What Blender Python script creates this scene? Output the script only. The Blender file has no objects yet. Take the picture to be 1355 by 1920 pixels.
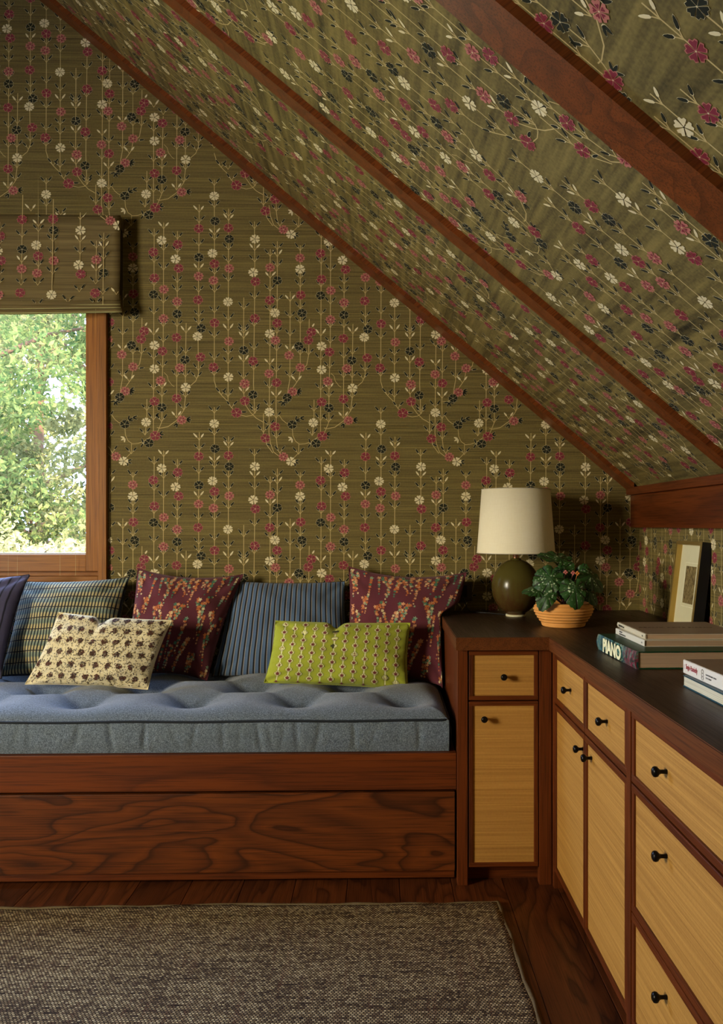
import bpy, bmesh, math, random
import numpy as np
from mathutils import Vector, Matrix
random.seed(7); rng = np.random.default_rng(7)
C = bpy.context.scene.collection
S = bpy.context.scene
# ------------------------------------------------------------------ camera
H = 1.118                       # eye height
PS = math.atan(.02441)          # small yaw to the right
cam = bpy.data.objects.new('camera', bpy.data.cameras.new('camera')); C.objects.link(cam)
cam.location = (0, 0, H); cam.rotation_euler = (math.pi/2, 0, -PS)
cam.data.sensor_width = 36; cam.data.sensor_fit = 'AUTO'; cam.data.lens = 1577/1920*36
cam.data.shift_x = (677.5-753.5)/1920; cam.data.shift_y = (984-960)/1920
cam.data.clip_start = .05; cam.data.clip_end = 200
S.camera = cam
# ------------------------------------------------------------------ world, sun, window light, exposure
W = bpy.data.worlds.new('sky'); S.world = W; W.use_nodes = True
bg = W.node_tree.nodes['Background']; bg.inputs[0].default_value = (.44, .60, 1, 1); bg.inputs[1].default_value = 25
sun = bpy.data.objects.new('sun', bpy.data.lights.new('sun', 'SUN')); C.objects.link(sun)
sun.data.energy = 30; sun.data.angle = .02; sun.data.color = (1, .93, .76)
sun.rotation_euler = Vector((.45, -.7, .62)).to_track_quat('Z', 'Y').to_euler()
def area(name, loc, target, sx, sy, power, col, portal=False):
    l = bpy.data.lights.new(name, 'AREA'); l.shape = 'RECTANGLE'; l.size = sx; l.size_y = sy; l.energy = power; l.color = col
    o = bpy.data.objects.new(name, l); C.objects.link(o); o.location = loc
    o.rotation_euler = (Vector(loc)-Vector(target)).to_track_quat('Z', 'Y').to_euler()
    if portal: l.cycles.is_portal = True
    return o
area('back_window_sky', (-1.93, 3.52, 1.62), (-1.93, 0, 1.62), 1.62, 1.4, 1, (1, 1, 1), portal=True)
side = area('side_window_daylight', (-3.54, .20, 1.50), (.25, 3.0, .45), .9, 1.1, 62, (1, .85, .55)); side.data.spread = math.radians(95)
S.view_settings.view_transform = 'Standard'; S.view_settings.look = 'None'
S.view_settings.gamma = 1; S.view_settings.exposure = -.32; S.view_settings.use_curve_mapping = False
# ------------------------------------------------------------------ helpers
def tag(o, label=None, cat=None, group=None, kind=None):
    if label: o['label'] = label
    if cat: o['category'] = cat
    if group: o['group'] = group
    if kind: o['kind'] = kind
    return o
def wloc(o):
    v = Vector(o.location)
    while o.parent: o = o.parent; v = Vector(o.location) if not o.parent else v
    return v
def adopt(o, parent):
    o.parent = parent                      # parents are never rotated before adoption
    o.matrix_parent_inverse = Matrix.Translation(-Vector(parent['_w'])) if '_w' in parent else Matrix()
def thing(name, label, cat, loc=(0, 0, 0), group=None):
    o = bpy.data.objects.new(name, None); C.objects.link(o); o.location = loc; o['_w'] = list(loc); o.empty_display_size = .05
    return tag(o, label, cat, group)
def obj(name, bm, m, parent=None, smooth=False):
    if isinstance(bm, bmesh.types.BMesh):
        me = bpy.data.meshes.new(name); bm.to_mesh(me); bm.free()
    else: me = bm
    me.name = name
    o = bpy.data.objects.new(name, me); C.objects.link(o)
    for q in (m if isinstance(m, (list, tuple)) else [m]): me.materials.append(q)
    if smooth:
        me.polygons.foreach_set('use_smooth', [True]*len(me.polygons))
    if parent: adopt(o, parent)
    return o
def struct(name, bm, m, parent=None, **k):
    o = obj(name, bm, m, parent, **k)
    if not parent: o['kind'] = 'structure'
    return o
def box(bm, x0, x1, y0, y1, z0, z1, bev=0, M=None):
    vs = [bm.verts.new((x, y, z)) for x in (x0, x1) for y in (y0, y1) for z in (z0, z1)]
    fs = [(0, 1, 3, 2), (4, 6, 7, 5), (0, 4, 5, 1), (2, 3, 7, 6), (0, 2, 6, 4), (1, 5, 7, 3)]
    F = [bm.faces.new([vs[i] for i in f]) for f in fs]
    if bev:
        es = list({e for f in F for e in f.edges})
        r = bmesh.ops.bevel(bm, geom=es, offset=bev, segments=2, affect='EDGES', profile=.6)
        vs = [v for v in vs if v.is_valid] + list(r['verts'])
    if M:
        for v in set(vs):
            if v.is_valid: v.co = M @ v.co
    return vs
def bx(*a, **k):
    bm = bmesh.new(); box(bm, *a, **k); return bm
def prism(bm, poly, axis, a0, a1):
    """extrude a 2-D polygon along an axis; poly in the two other axes' order"""
    def P(p, a): return {'x': (a, p[0], p[1]), 'y': (p[0], a, p[1]), 'z': (p[0], p[1], a)}[axis]
    A = [bm.verts.new(P(p, a0)) for p in poly]; B = [bm.verts.new(P(p, a1)) for p in poly]
    bm.faces.new(A); bm.faces.new(B[::-1]); n = len(poly)
    for i in range(n): bm.faces.new((A[i], B[i], B[(i+1) % n], A[(i+1) % n]))
    bmesh.ops.recalc_face_normals(bm, faces=bm.faces)
def lathe(bm, prof, n=32, M=None):
    rings = []
    for r, h in prof:
        if r < 1e-6: rings.append([bm.verts.new((0, 0, h))]*n)
        else: rings.append([bm.verts.new((r*math.cos(2*math.pi*i/n), r*math.sin(2*math.pi*i/n), h)) for i in range(n)])
    for a, b in zip(rings, rings[1:]):
        for i in range(n):
            q = [a[i], a[(i+1) % n], b[(i+1) % n], b[i]]; u = []
            for v in q:
                if v not in u: u.append(v)
            if len(u) > 2:
                try: bm.faces.new(u)
                except ValueError: pass
    if M:
        for v in {v for r in rings for v in r}: v.co = M @ v.co
def tube(bm, pts, r, n=6):
    pts = [Vector(p) for p in pts]; R = r if isinstance(r, (list, tuple)) else [r]*len(pts); rings = []
    for i, p in enumerate(pts):
        d = (pts[min(i+1, len(pts)-1)]-pts[max(i-1, 0)]).normalized()
        a = d.orthogonal().normalized() if i == 0 else (a-d*a.dot(d)).normalized()
        b = d.cross(a)
        rings.append([bm.verts.new(p+(a*math.cos(2*math.pi*k/n)+b*math.sin(2*math.pi*k/n))*R[i]) for k in range(n)])
    for A, B in zip(rings, rings[1:]):
        for k in range(n): bm.faces.new((A[k], A[(k+1) % n], B[(k+1) % n], B[k]))
    bm.faces.new(rings[0][::-1]); bm.faces.new(rings[-1])
def npmesh(name, V, T, mi=None):
    """numpy mesh: V (n,3), T (m,3) triangles or (m,4) quads"""
    me = bpy.data.meshes.new(name); V = np.asarray(V, np.float32); T = np.asarray(T, np.int32); k = T.shape[1]
    me.vertices.add(len(V)); me.vertices.foreach_set('co', V.ravel())
    me.loops.add(T.size); me.loops.foreach_set('vertex_index', T.ravel())
    me.polygons.add(len(T)); me.polygons.foreach_set('loop_start', np.arange(0, T.size, k, dtype=np.int32))
    me.polygons.foreach_set('loop_total', np.full(len(T), k, np.int32))
    if mi is not None: me.polygons.foreach_set('material_index', np.asarray(mi, np.int32))
    me.update(calc_edges=True); me.validate(); return me
def grid(name, P, uv=True):
    """P (h,w,3) -> quad mesh with UV"""
    h, w = P.shape[:2]; i = np.arange(h*w).reshape(h, w)
    T = np.stack([i[:-1, :-1], i[:-1, 1:], i[1:, 1:], i[1:, :-1]], -1).reshape(-1, 4)
    me = npmesh(name, P.reshape(-1, 3), T)
    u = np.stack(np.meshgrid(np.linspace(0, 1, w), np.linspace(0, 1, h)), -1).reshape(-1, 2)
    l = me.uv_layers.new(name='UV'); l.data.foreach_set('uv', u[T.ravel()].astype(np.float32).ravel())
    return me
def at(px, py, y):
    """a point of the room at depth y seen at (px, py) of the photograph"""
    u = (px-753.5)/1577; v = (984-py)/1577; d = (math.sin(PS)+u*math.cos(PS), math.cos(PS)-u*math.sin(PS), v); s = y/d[1]
    return Vector((d[0]*s, y, H+v*s))
# ------------------------------------------------------------------ node helpers
class NT:
    def __init__(s, name):
        s.m = bpy.data.materials.new(name); s.m.use_nodes = True; s.t = s.m.node_tree; s.n = s.t.nodes; s.b = s.n['Principled BSDF']
    def add(s, typ, ins=None, **k):
        n = s.n.new('ShaderNode'+typ)
        for a, v in k.items(): setattr(n, a, v)
        for a, v in (ins or {}).items():
            if isinstance(v, bpy.types.NodeSocket): s.t.links.new(v, n.inputs[a])
            else: n.inputs[a].default_value = v
        return n
    def co(s, sc=(1, 1, 1), rot=(0, 0, 0), kind='Object', loc=(0, 0, 0)):
        t = s.add('TexCoord'); return s.add('Mapping', {0: t.outputs[kind], 1: loc, 2: rot, 3: sc}).outputs[0]
    def noise(s, v, sc=5, det=3, rough=.5, dist=0):
        return s.add('TexNoise', {'Vector': v, 'Scale': sc, 'Detail': det, 'Roughness': rough, 'Distortion': dist}).outputs[0]
    def math(s, op, a, b=0.0, c=None):
        n = s.add('Math', operation=op)
        for i, v in enumerate((a, b) if c is None else (a, b, c)):
            if isinstance(v, bpy.types.NodeSocket): s.t.links.new(v, n.inputs[i])
            else: n.inputs[i].default_value = v
        return n.outputs[0]
    def ramp(s, f, stops, interp='LINEAR'):
        n = s.add('ValToRGB', {0: f}); n.color_ramp.interpolation = interp
        e = n.color_ramp.elements
        while len(e) < len(stops): e.new(.5)
        for q, (p, c) in zip(e, stops): q.position = p; q.color = (c, c, c, 1) if isinstance(c, (int, float)) else (*c, 1)
        return n.outputs[0]
    def mix(s, f, a, b, mode='MIX'):
        n = s.add('Mix', data_type='RGBA', blend_type=mode)
        for i, v in ((0, f), (6, a), (7, b)):
            if isinstance(v, bpy.types.NodeSocket): s.t.links.new(v, n.inputs[i])
            else: n.inputs[i].default_value = v if i == 0 else (*v, 1)
        return n.outputs[2]
    def out(s, col=None, rough=.5, bump=None, bs=.3, bd=.002, **k):
        if col is not None:
            if isinstance(col, bpy.types.NodeSocket): s.t.links.new(col, s.b.inputs['Base Color'])
            else: s.b.inputs['Base Color'].default_value = (*col, 1)
        if isinstance(rough, bpy.types.NodeSocket): s.t.links.new(rough, s.b.inputs['Roughness'])
        else: s.b.inputs['Roughness'].default_value = rough
        if bump is not None:
            b = s.add('Bump', {'Strength': bs, 'Distance': bd, 'Height': bump}); s.t.links.new(b.outputs[0], s.b.inputs['Normal'])
        s.b.inputs['Specular IOR Level'].default_value = .28
        for a, v in k.items(): s.b.inputs[a.replace('_', ' ')].default_value = v
        return s.m
def plain(name, col, rough=.6, var=.15, sc=40, **k):
    t = NT(name); f = t.noise(t.co(), sc, 3)
    return t.out(t.mix(f, tuple(c*(1-var) for c in col), tuple(c*(1+var) for c in col)), rough, bump=f, bs=.1, **k)
AX = {'x': (0, 1, 2), 'y': (1, 0, 2), 'z': (2, 0, 1)}
def wood(name, axis, dark, light, rough=.38, fig=1.0, seed=0., rings=9, across=5.5, along=.75, ia=False):
    """oak: flat-sawn figure from contours of a stretched noise, plus pores"""
    t = NT(name); a = AX[axis][0]
    def scl(lo, hi): return tuple(lo if i == a else hi for i in range(3))
    if ia:
        oi = t.add('ObjectInfo'); cm = t.add('CombineXYZ', {0: t.math('MULTIPLY', oi.outputs['Random'], 37.0), 1: t.math('MULTIPLY', oi.outputs['Random'], 71.0), 2: 0.0})
        base = t.add('VectorMath', {0: t.add('TexCoord').outputs['Object'], 1: cm.outputs[0]}, operation='ADD').outputs[0]
        def co(sc): return t.add('Mapping', {0: base, 1: (seed, seed, seed), 3: sc}).outputs[0]
    else:
        def co(sc): return t.co(sc, loc=(seed, seed*1.7, seed*.6))
    n = t.noise(co(scl(along, across)), 1.0, 2.5, .45, .35)
    w = t.noise(co(scl(6, 26)), 1.0, 2, .5)
    r = t.math('FRACT', t.math('ADD', t.math('MULTIPLY', n, rings), t.math('MULTIPLY', w, .22)))
    ring = t.ramp(r, [(0, .22), (.16, .62), (.75, 1), (.93, .75), (1, .22)])
    pores = t.ramp(t.noise(co(scl(5, 300)), 1.0, 2, .6), [(.36, .45), (.52, 1)])
    bands = t.noise(co(scl(.5, 30)), 1.0, 3, .6)
    f = t.math('MULTIPLY', t.mix(fig, (1, 1, 1), ring), pores)
    f = t.math('MULTIPLY', f, t.math('ADD', t.math('MULTIPLY', bands, .8), .5))
    col = t.mix(f, dark, light)
    if ia: col = t.mix(.55, col, t.mix(oi.outputs['Random'], (.55, .5, .5), (1.25, 1.2, 1.1)), 'MULTIPLY')
    return t.out(col, t.math('ADD', t.math('MULTIPLY', f, -.12), rough+.1), bump=f, bs=.12, bd=.0006)
DK, LT = (.019, .0036, .0009), (.138, .031, .0052)
WX = wood('red_oak_along_x', 'x', DK, LT, fig=.55, rings=5)
WY = wood('red_oak_along_y', 'y', DK, LT, fig=.5, seed=3, rings=5)
WZ = wood('red_oak_along_z', 'z', DK, LT, fig=.5, seed=5, rings=5)
WFIG = wood('figured_oak', 'x', (.012, .0030, .0009), (.150, .037, .0066), fig=1, seed=1.3, rings=13, across=5.2, along=1.5)
WTOP = wood('dark_worktop_oak', 'y', (.010, .005, .0022), (.042, .017, .0055), rough=.40, fig=.5, seed=8)
WEDGE = wood('worktop_edge_oak', 'y', (.024, .007, .002), (.14, .042, .010), rough=.36, fig=.4, seed=9)
WPLANK = wood('floor_oak', 'y', (.020, .0050, .0018), (.125, .034, .009), rough=.36, fig=1, seed=2, rings=11, across=6, along=1.1, ia=True)
WWIN = wood('window_oak', 'z', (.085, .025, .004), (.40, .15, .022), fig=.25, seed=4, rings=4)
WWINX = wood('window_oak_rail', 'x', (.085, .025, .004), (.40, .15, .022), fig=.25, seed=4, rings=4)
slope = math.atan(.8275)
def wood_slope(name, dark, light):
    t = NT(name)
    def co(sc): return t.add('Mapping', {0: t.co(rot=(0, slope, 0)), 3: sc}).outputs[0]
    n = t.noise(co((.7, 6, 6)), 1, 2, .5, .3); r = t.math('FRACT', t.math('MULTIPLY', n, 7.0))
    ring = t.ramp(r, [(0, .55), (.3, .85), (1, 1)]); p = t.ramp(t.noise(co((5, 260, 260)), 1, 2), [(.36, .5), (.52, 1)])
    f = t.math('MULTIPLY', t.math('MULTIPLY', ring, p), t.math('ADD', t.noise(co((.6, 34, 34)), 1, 3), .45))
    return t.out(t.mix(f, dark, light), .42, bump=f, bs=.1, bd=.0005)
WR = wood_slope('rafter_oak', (.030, .006, .0015), (.19, .048, .0085))
def grasscloth(name, c0, c1, axis='x', fine=290, rough=.75):
    """woven grass: long horizontal fibres of uneven tone; axis = fibre direction"""
    t = NT(name); a = 'xyz'.index(axis)
    def sc(lo, hi): return tuple(lo if i == a else hi for i in range(3))
    n1 = t.noise(t.co(sc(3.5, fine)), 1, 3, .6); n2 = t.noise(t.co(sc(.9, 150)), 1, 3, .6); n3 = t.noise(t.co(sc(140, 140)), 1, 1)
    f = t.math('ADD', t.math('MULTIPLY', n1, .65), t.math('ADD', t.math('MULTIPLY', n2, .55), t.math('MULTIPLY', n3, .12)))
    f = t.ramp(f, [(.38, 0.), (.62, .5), (.86, 1.)])
    return t.out(t.mix(f, c0, c1), rough, bump=f, bs=.35, bd=.0006)
G0, G1 = (.024, .018, .0045), (.245, .186, .054)
GC_X = grasscloth('olive_grasscloth_back', G0, G1, 'x')
GC_Y = grasscloth('olive_grasscloth_side', G0, G1, 'y')
ST0, ST1 = (.235, .102, .014), (.50, .262, .054)
STRAW_X = grasscloth('straw_panel_x', ST0, ST1, 'x', 620)
STRAW_Y = grasscloth('straw_panel_y', ST0, ST1, 'y', 620)
PR = [plain('print_stem', (.54, .41, .17), .8), plain('print_cream', (.74, .64, .38), .7), plain('print_black', (.016, .018, .010), .9),
      plain('print_crimson', (.21, .022, .040), .6), plain('print_pink', (.46, .16, .125), .65)]
# ------------------------------------------------------------------ the printed repeat (27 x 36 inch drop), drawn once, laid on every papered surface
TW, TH, K = 1060., 1450., .000638
class Print:
    def __init__(s): s.V = []; s.T = []; s.M = []; s.n = 0
    def poly(s, pts, m, z):
        k = len(pts); s.V += [(x, y, z) for x, y in pts]
        for i in range(1, k-1): s.T.append((s.n, s.n+i, s.n+i+1)); s.M.append(m)
        s.n += k
    def line(s, pts, w, m=0, z=0):
        for (x0, y0), (x1, y1) in zip(pts, pts[1:]):
            d = math.hypot(x1-x0, y1-y0) or 1; nx, ny = -(y1-y0)/d*w/2, (x1-x0)/d*w/2
            s.poly([(x0+nx, y0+ny), (x1+nx, y1+ny), (x1-nx, y1-ny), (x0-nx, y0-ny)], m, z)
    def petal(s, cx, cy, a, r0, r1, w, m, z):
        c, q = math.cos(a), math.sin(a); P = [(r0, 0), (r0+(r1-r0)*.42, w*.55), (r0+(r1-r0)*.80, w), (r1, w*.52), (r1*.84, 0), (r1, -w*.52), (r0+(r1-r0)*.80, -w), (r0+(r1-r0)*.42, -w*.55)]
        s.poly([(cx+x*c-y*q, cy+(x*q+y*c)*.92) for x, y in P], m, z)
    def leaf(s, x, y, a, L, w, m=2, rim=1):
        c, q = math.cos(a), math.sin(a)
        def E(k, o): return [(x+(L/2+o+k*L/2*math.cos(t))*c-(k*w/2*math.sin(t)*(1-.25*math.cos(t)))*q, y+(L/2+o+k*L/2*math.cos(t))*q+(k*w/2*math.sin(t)*(1-.25*math.cos(t)))*c) for t in [i*math.pi/4 for i in range(8)]]
        if rim is not None: s.poly(E(1.0, 0), rim, 2)
        s.poly(E(.88 if rim is not None else 1, .9), m, 3)
    def flower(s, k, x, y, r=31, rot=None):
        n = random.choice((5, 5, 6)) if k in 'CK' else 5; a0 = random.random()*6.3 if rot is None else rot; w = r*(.455 if n == 5 else .39)
        for i in range(n):
            a = a0+2*math.pi*i/n
            if k == 'C': s.petal(x, y, a, 2, r+1, w*1.0, 1, 4)
            elif k == 'K': s.petal(x, y, a, 0, r+1.5, w*1.07, 1, 4); s.petal(x, y, a, 1, r+.2, w*1.0, 2, 5)
            elif k == 'R': s.petal(x, y, a, 0, r+1.5, w*1.04, 4, 4); s.petal(x, y, a, 3, r-2, w*.86, 3, 5)
            else: s.petal(x, y, a, 0, r+1, w*1.04, 4, 4); s.petal(x, y, a, 6, r*.66, w*.5, 3, 5)
        cc = [(x+2.6*math.cos(t), y+2.6*math.sin(t)) for t in [i*math.pi/3 for i in range(6)]]
        s.poly(cc, {'C': 2, 'K': 1}.get(k, 1), 6)
    def pair(s, x, y, cream=False, L=41, only=0):
        for sg in (-1, 1):
            if only and sg != only: continue
            a = -math.pi/2+sg*random.uniform(.58, .78)
            s.line([(x, y), (x+sg*5, y-9), (x+sg*12, y-19)], 3.4, 0, 1)
            s.leaf(x+sg*11, y-18, a, L*random.uniform(.85, 1.1)*(.85 if cream else 1), 13 if not cream else 11, 1 if cream else 2, None if cream else 1)
    def spray(s, x, y, dirs):
        for d in dirs: s.leaf(x, y, math.radians(d), 36, 12.5)
def wall_tile():
    p = Print()
    def stem(pts, j=(), c=(), fl=()):
        p.line(pts, 4.2)
        def X(y):
            for (a, b), (e, f) in zip(pts, pts[1:]):
                if b <= y <= f: return a+(e-a)*(y-b)/max(f-b, 1)
            return pts[-1][0]
        for y in j: p.pair(X(y), y)
        for y in c: p.pair(X(y), y, True)
        for f in fl: p.flower(*f)
    stem([(110, 180), (108, 700), (104, 1370)], (232, 318, 510, 568, 675, 790, 985, 1110), (1370,), [('R', 112, 265), ('C', 98, 358), ('R', 118, 417), ('P', 108, 628), ('K', 108, 708), ('R', 104, 858), ('P', 125, 1050), ('R', 105, 1245)])
    stem([(165, 765), (160, 1100), (160, 1240), (150, 1320), (105, 1385), (50, 1425), (0, 1435), (-20, 1430)], (960, 1110, 1240, 1320), (830,), [('K', 158, 998), ('C', 162, 1175), ('P', 137, 1382)])
    p.spray(165, 1378, (-30, 5, 40)); p.spray(110, 1400, (100, 140))
    stem([(248, 10), (243, 500), (245, 760), (240, 860), (243, 1090), (225, 1135), (190, 1165)], (128, 275, 570, 725, 775, 1068, 1120), (62, 430), [('R', 245, 163), ('K', 246, 347), ('P', 244, 467), ('R', 240, 617), ('K', 260, 798), ('C', 237, 850), ('R', 256, 982)])
    stem([(343, -150), (345, 500), (342, 1130), (360, 1190), (390, 1225), (430, 1265), (450, 1300), (480, 1330)], (-110, 30, 238, 455, 570, 700, 860, 1000, 1100, 1222), (205,), [('C', 343, -45), ('K', 348, 115), ('C', 332, 320), ('R', 344, 387), ('P', 338, 493), ('R', 345, 763), ('R', 338, 1045)])
    stem([(434, 35), (432, 600), (430, 1268)], (85, 300, 380, 500, 750, 965, 1025, 1235), (112, 815), [('R', 433, 158), ('K', 438, 228), ('P', 438, 415), ('C', 430, 628), ('P', 436, 880), ('C', 433, 1108)])
    p.flower('R', 484, 1335, 34); p.line([(510, 1350), (545, 1358), (580, 1352), (603, 1335)], 3.6); p.leaf(512, 1330, 0, 40, 14); p.pair(452, 1305)
    stem([(530, 600), (528, 1200), (540, 1285), (575, 1335), (610, 1370), (655, 1395)], (678, 812, 830, 1120), (862, 1015, 1215), [('K', 530, 937), ('P', 536, 1150, 33), ('R', 537, 1260)])
    stem([(598, 115), (600, 500), (592, 1150), (598, 1310), (603, 1338)], (162, 375, 610, 785, 935, 1062, 1320), (302,), [('C', 601, 227), ('C', 590, 440), ('R', 604, 498), ('R', 600, 733), ('R', 589, 1005), ('K', 588, 1220)])
    p.pair(600, 1338)
    stem([(698, 290), (696, 900), (690, 1460), (700, 1530), (720, 1585), (755, 1612)], (338, 560, 690, 910, 1180, 1300, 1425), (478, 1030), [('P', 697, 408), ('R', 695, 617), ('C', 695, 830), ('P', 691, 1085), ('C', 692, 1330)])
    stem([(743, 240), (742, 700), (735, 1250), (737, 1500), (745, 1570), (768, 1605)], (295, 405, 625, 830, 940, 1075, 1370, 1500, 1592), (340, 1240), [('K', 743, 490), ('C', 728, 697), ('R', 742, 762), ('P', 731, 872), ('R', 738, 1142), ('R', 730, 1423)])
    stem([(655, 1340), (655, 1470), (680, 1545), (715, 1592)], (1462,), (), [('R', 667, 1497)]); p.spray(672, 1532, (20,))
    stem([(825, 560), (823, 1120), (812, 1180), (806, 1230)], (730, 845, 1110), (625, 945), [('P', 818, 968), ('K', 806, 1238)])
    stem([(889, 265), (889, 1060), (880, 1120), (845, 1170)], (300, 480, 532, 672, 765, 965), (1140,), [('P', 888, 345), ('C', 888, 417), ('R', 892, 582), ('K', 900, 697), ('K', 880, 908), ('P', 890, 1045), ('P', 840, 1200)])
    p.spray(868, 1195, (-35, 0, 35, 70)); p.spray(780, 1262, (70, 110, 170, 20)); p.line([(800, 1245), (765, 1260), (740, 1258)], 3)
    stem([(946, 735), (943, 960), (930, 1030), (905, 1055)], (965,), (), [('R', 960, 818), ('R', 940, 870)]); p.leaf(965, 785, -1, 26, 11, 1, None); p.leaf(925, 1055, -.15, 38, 13)
    for dx in (-TW,):
        pass
    stem([(1023, 165), (1020, 900), (1018, 1480)], (218, 383, 530, 712, 998, 1190, 1385), (845,), [('R', 1018, 315), ('R', 1025, 480), ('K', 1019, 585), ('C', 1025, 908), ('C', 1025, 1058), ('R', 1025, 1265)])
    stem([(1083, 127), (1080, 900), (1072, 1200), (1072, 1390), (1050, 1445), (1035, 1475)], (305, 430, 640, 790, 890, 1050, 1235, 1395), (168, 1185), [('C', 1070, 240), ('P', 1084, 552), ('P', 1082, 738), ('R', 1075, 945), ('P', 1063, 1132), ('K', 1072, 1303)])
    p.line([(1085, 1080), (1105, 1100), (1112, 1130), (1135, 1160), (1150, 1170)], 3)
    p.line([(755, 1350), (775, 1380), (800, 1400), (820, 1405)], 3.6); p.flower('K', 838, 1410)
    p.spray(858, 1385, (-75, -25, 5)); p.line([(850, 1395), (900, 1365)], 3); p.spray(885, 1368, (-20, 20))
    p.line([(838, 1430), (842, 1480), (858, 1515), (885, 1535), (920, 1532), (955, 1520), (1000, 1490)], 3.6)
    p.flower('R', 1030, 1483, 33); p.flower('K', 990, 1530); p.spray(1052, 1475, (-40, 0, 50)); p.spray(955, 1530, (-110, 120))
    for a in (150, 200, 95): p.leaf(838, 1498, math.radians(a), 28, 11, 1, None)
    p.line([(880, 1535), (878, 1590), (850, 1620)], 3.4); p.pair(878, 1600); p.flower('P', 782, 1615); p.flower('C', 830, 1645); p.spray(850, 1645, (-20, 25, 75))
    stem([(977, 1250), (976, 1385), (965, 1480)], (1325, 1480), (), [('C', 972, 1397)])
    return np.array(p.V), np.array(p.T), np.array(p.M)
TILE = wall_tile()
def lay(name, parent, org, ex, ey, nrm, ox, oy, rx, ry, keep, k=K, tile=None, step=None, lift=.00022, mats=None):
    """org + ex*a + ey*b : surface; tile origin at (ox,oy) metres; rx, ry: range of repeats; keep(a,b) clips"""
    V, T, M = tile or TILE; sw, sh = step or (TW, TH); VV = []; TT = []; MM = []; n = 0
    for i in range(*rx):
        for j in range(*ry):
            a = ox+(V[:, 0]+i*sw)*k; b = oy-(V[:, 1]+j*sh)*k
            ca, cb = a[T].mean(1), b[T].mean(1); ok = keep(ca, cb)
            if not ok.any(): continue
            t = T[ok]; used, inv = np.unique(t, return_inverse=True); t = inv.reshape(t.shape)
            P = np.outer(a[used], ex)+np.outer(b[used], ey)+np.outer((V[used, 2]+1)*lift, nrm)+np.array(org)
            VV.append(P); TT.append(t+n); MM.append(M[ok]); n += len(used)
    me = npmesh(name, np.vstack(VV), np.vstack(TT), np.concatenate(MM))
    o = obj(name, me, mats or PR, parent); o['kind'] = 'stuff'
    return o
# ------------------------------------------------------------------ room shell
YB, XR, XL, YF, XRIDGE, CC = 3.40, 1.05, -3.6, -1.8, -1.9, .99       # back wall, right wall, left wall, front wall, ridge, ceiling constant
def zc(x): return H+CC-.8275*x if x > XRIDGE else H+CC-.8275*XRIDGE-.8275*(XRIDGE-x)
ZR, ZT = zc(XRIDGE), .16
bm = bmesh.new()                     # back gable wall with its window opening (x -2.76..-1.10, z .89..2.30)
wx0, wx1, wz0, wz1 = -2.74, -1.10, .885, 2.30
prism(bm, [(XL-.15, -.2), (wx0, -.2), (wx0, zc(wx0)+.1), (XL-.15, zc(XL-.15)+.1)], 'y', YB, YB+ZT)
prism(bm, [(wx1, -.2), (XR+.2, -.2), (XR+.2, zc(XR)+.0), (wx1, zc(wx1)+.1)], 'y', YB, YB+ZT)
prism(bm, [(wx0, -.2), (wx1, -.2), (wx1, wz0), (wx0, wz0)], 'y', YB, YB+ZT)
prism(bm, [(wx0, wz1), (wx1, wz1), (wx1, zc(wx1)+.1), (XRIDGE, ZR+.1), (wx0, zc(wx0)+.1)], 'y', YB, YB+ZT)
wall_back = struct('wall_back', bm, GC_X); wall_back['label'] = 'olive grasscloth gable wall with climbing flower print behind the daybed'
wall_right = struct('wall_right', bx(XR, XR+.15, YF, YB, -.2, 1.6), GC_Y); wall_right['label'] = 'low flowered knee wall behind the worktop on the right'
bm = bmesh.new(); lw = (-.5, .75, .92, 2.15)     # left wall with a second window the photograph does not show
for q in ((YF, lw[0], -.2, 2.4), (lw[1], YB, -.2, 2.4), (lw[0], lw[1], -.2, lw[2]), (lw[0], lw[1], lw[3], 2.4)): box(bm, XL-.15, XL, *q)
struct('wall_left', bm, GC_Y)
bm = bmesh.new(); prism(bm, [(XL-.15, -.2), (XR+.2, -.2), (XR+.2, zc(XR)), (XRIDGE, ZR+.1), (XL-.15, zc(XL-.15)+.1)], 'y', YF-.15, YF)
struct('wall_front', bm, GC_X)
bm = bmesh.new(); e = .15
prism(bm, [(XRIDGE, ZR), (XR+.25, zc(XR+.25)), (XR+.25, zc(XR+.25)+.22), (XRIDGE, ZR+.22)], 'y', YF-.15, YB+.3)
prism(bm, [(XRIDGE, ZR), (XRIDGE, ZR+.22), (XL-.35, zc(XL-.35)+.22), (XL-.35, zc(XL-.35))], 'y', YF-.15, YB+.3)
def gc_ceiling():
    t = NT('olive_grasscloth_ceiling'); base = t.co(rot=(0, slope, 0))
    def co(sc): return t.add('Mapping', {0: base, 3: sc}).outputs[0]
    n1 = t.noise(co((230, 3.5, 3.5)), 1, 3, .6); n2 = t.noise(co((150, 2, 2)), 1, 3, .6); n3 = t.noise(co((140, 140, 140)), 1, 1)
    f = t.ramp(t.math('ADD', t.math('MULTIPLY', n1, .65), t.math('ADD', t.math('MULTIPLY', n2, .45), t.math('MULTIPLY', n3, .22))), [(.42, 0.), (.62, .5), (.82, 1.)])
    return t.out(t.mix(f, G0, G1), .75, bump=f, bs=.35, bd=.0006)
ceiling = struct('ceiling', bm, gc_ceiling()); ceiling['label'] = 'sloped attic ceiling papered in olive flower print'
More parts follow.
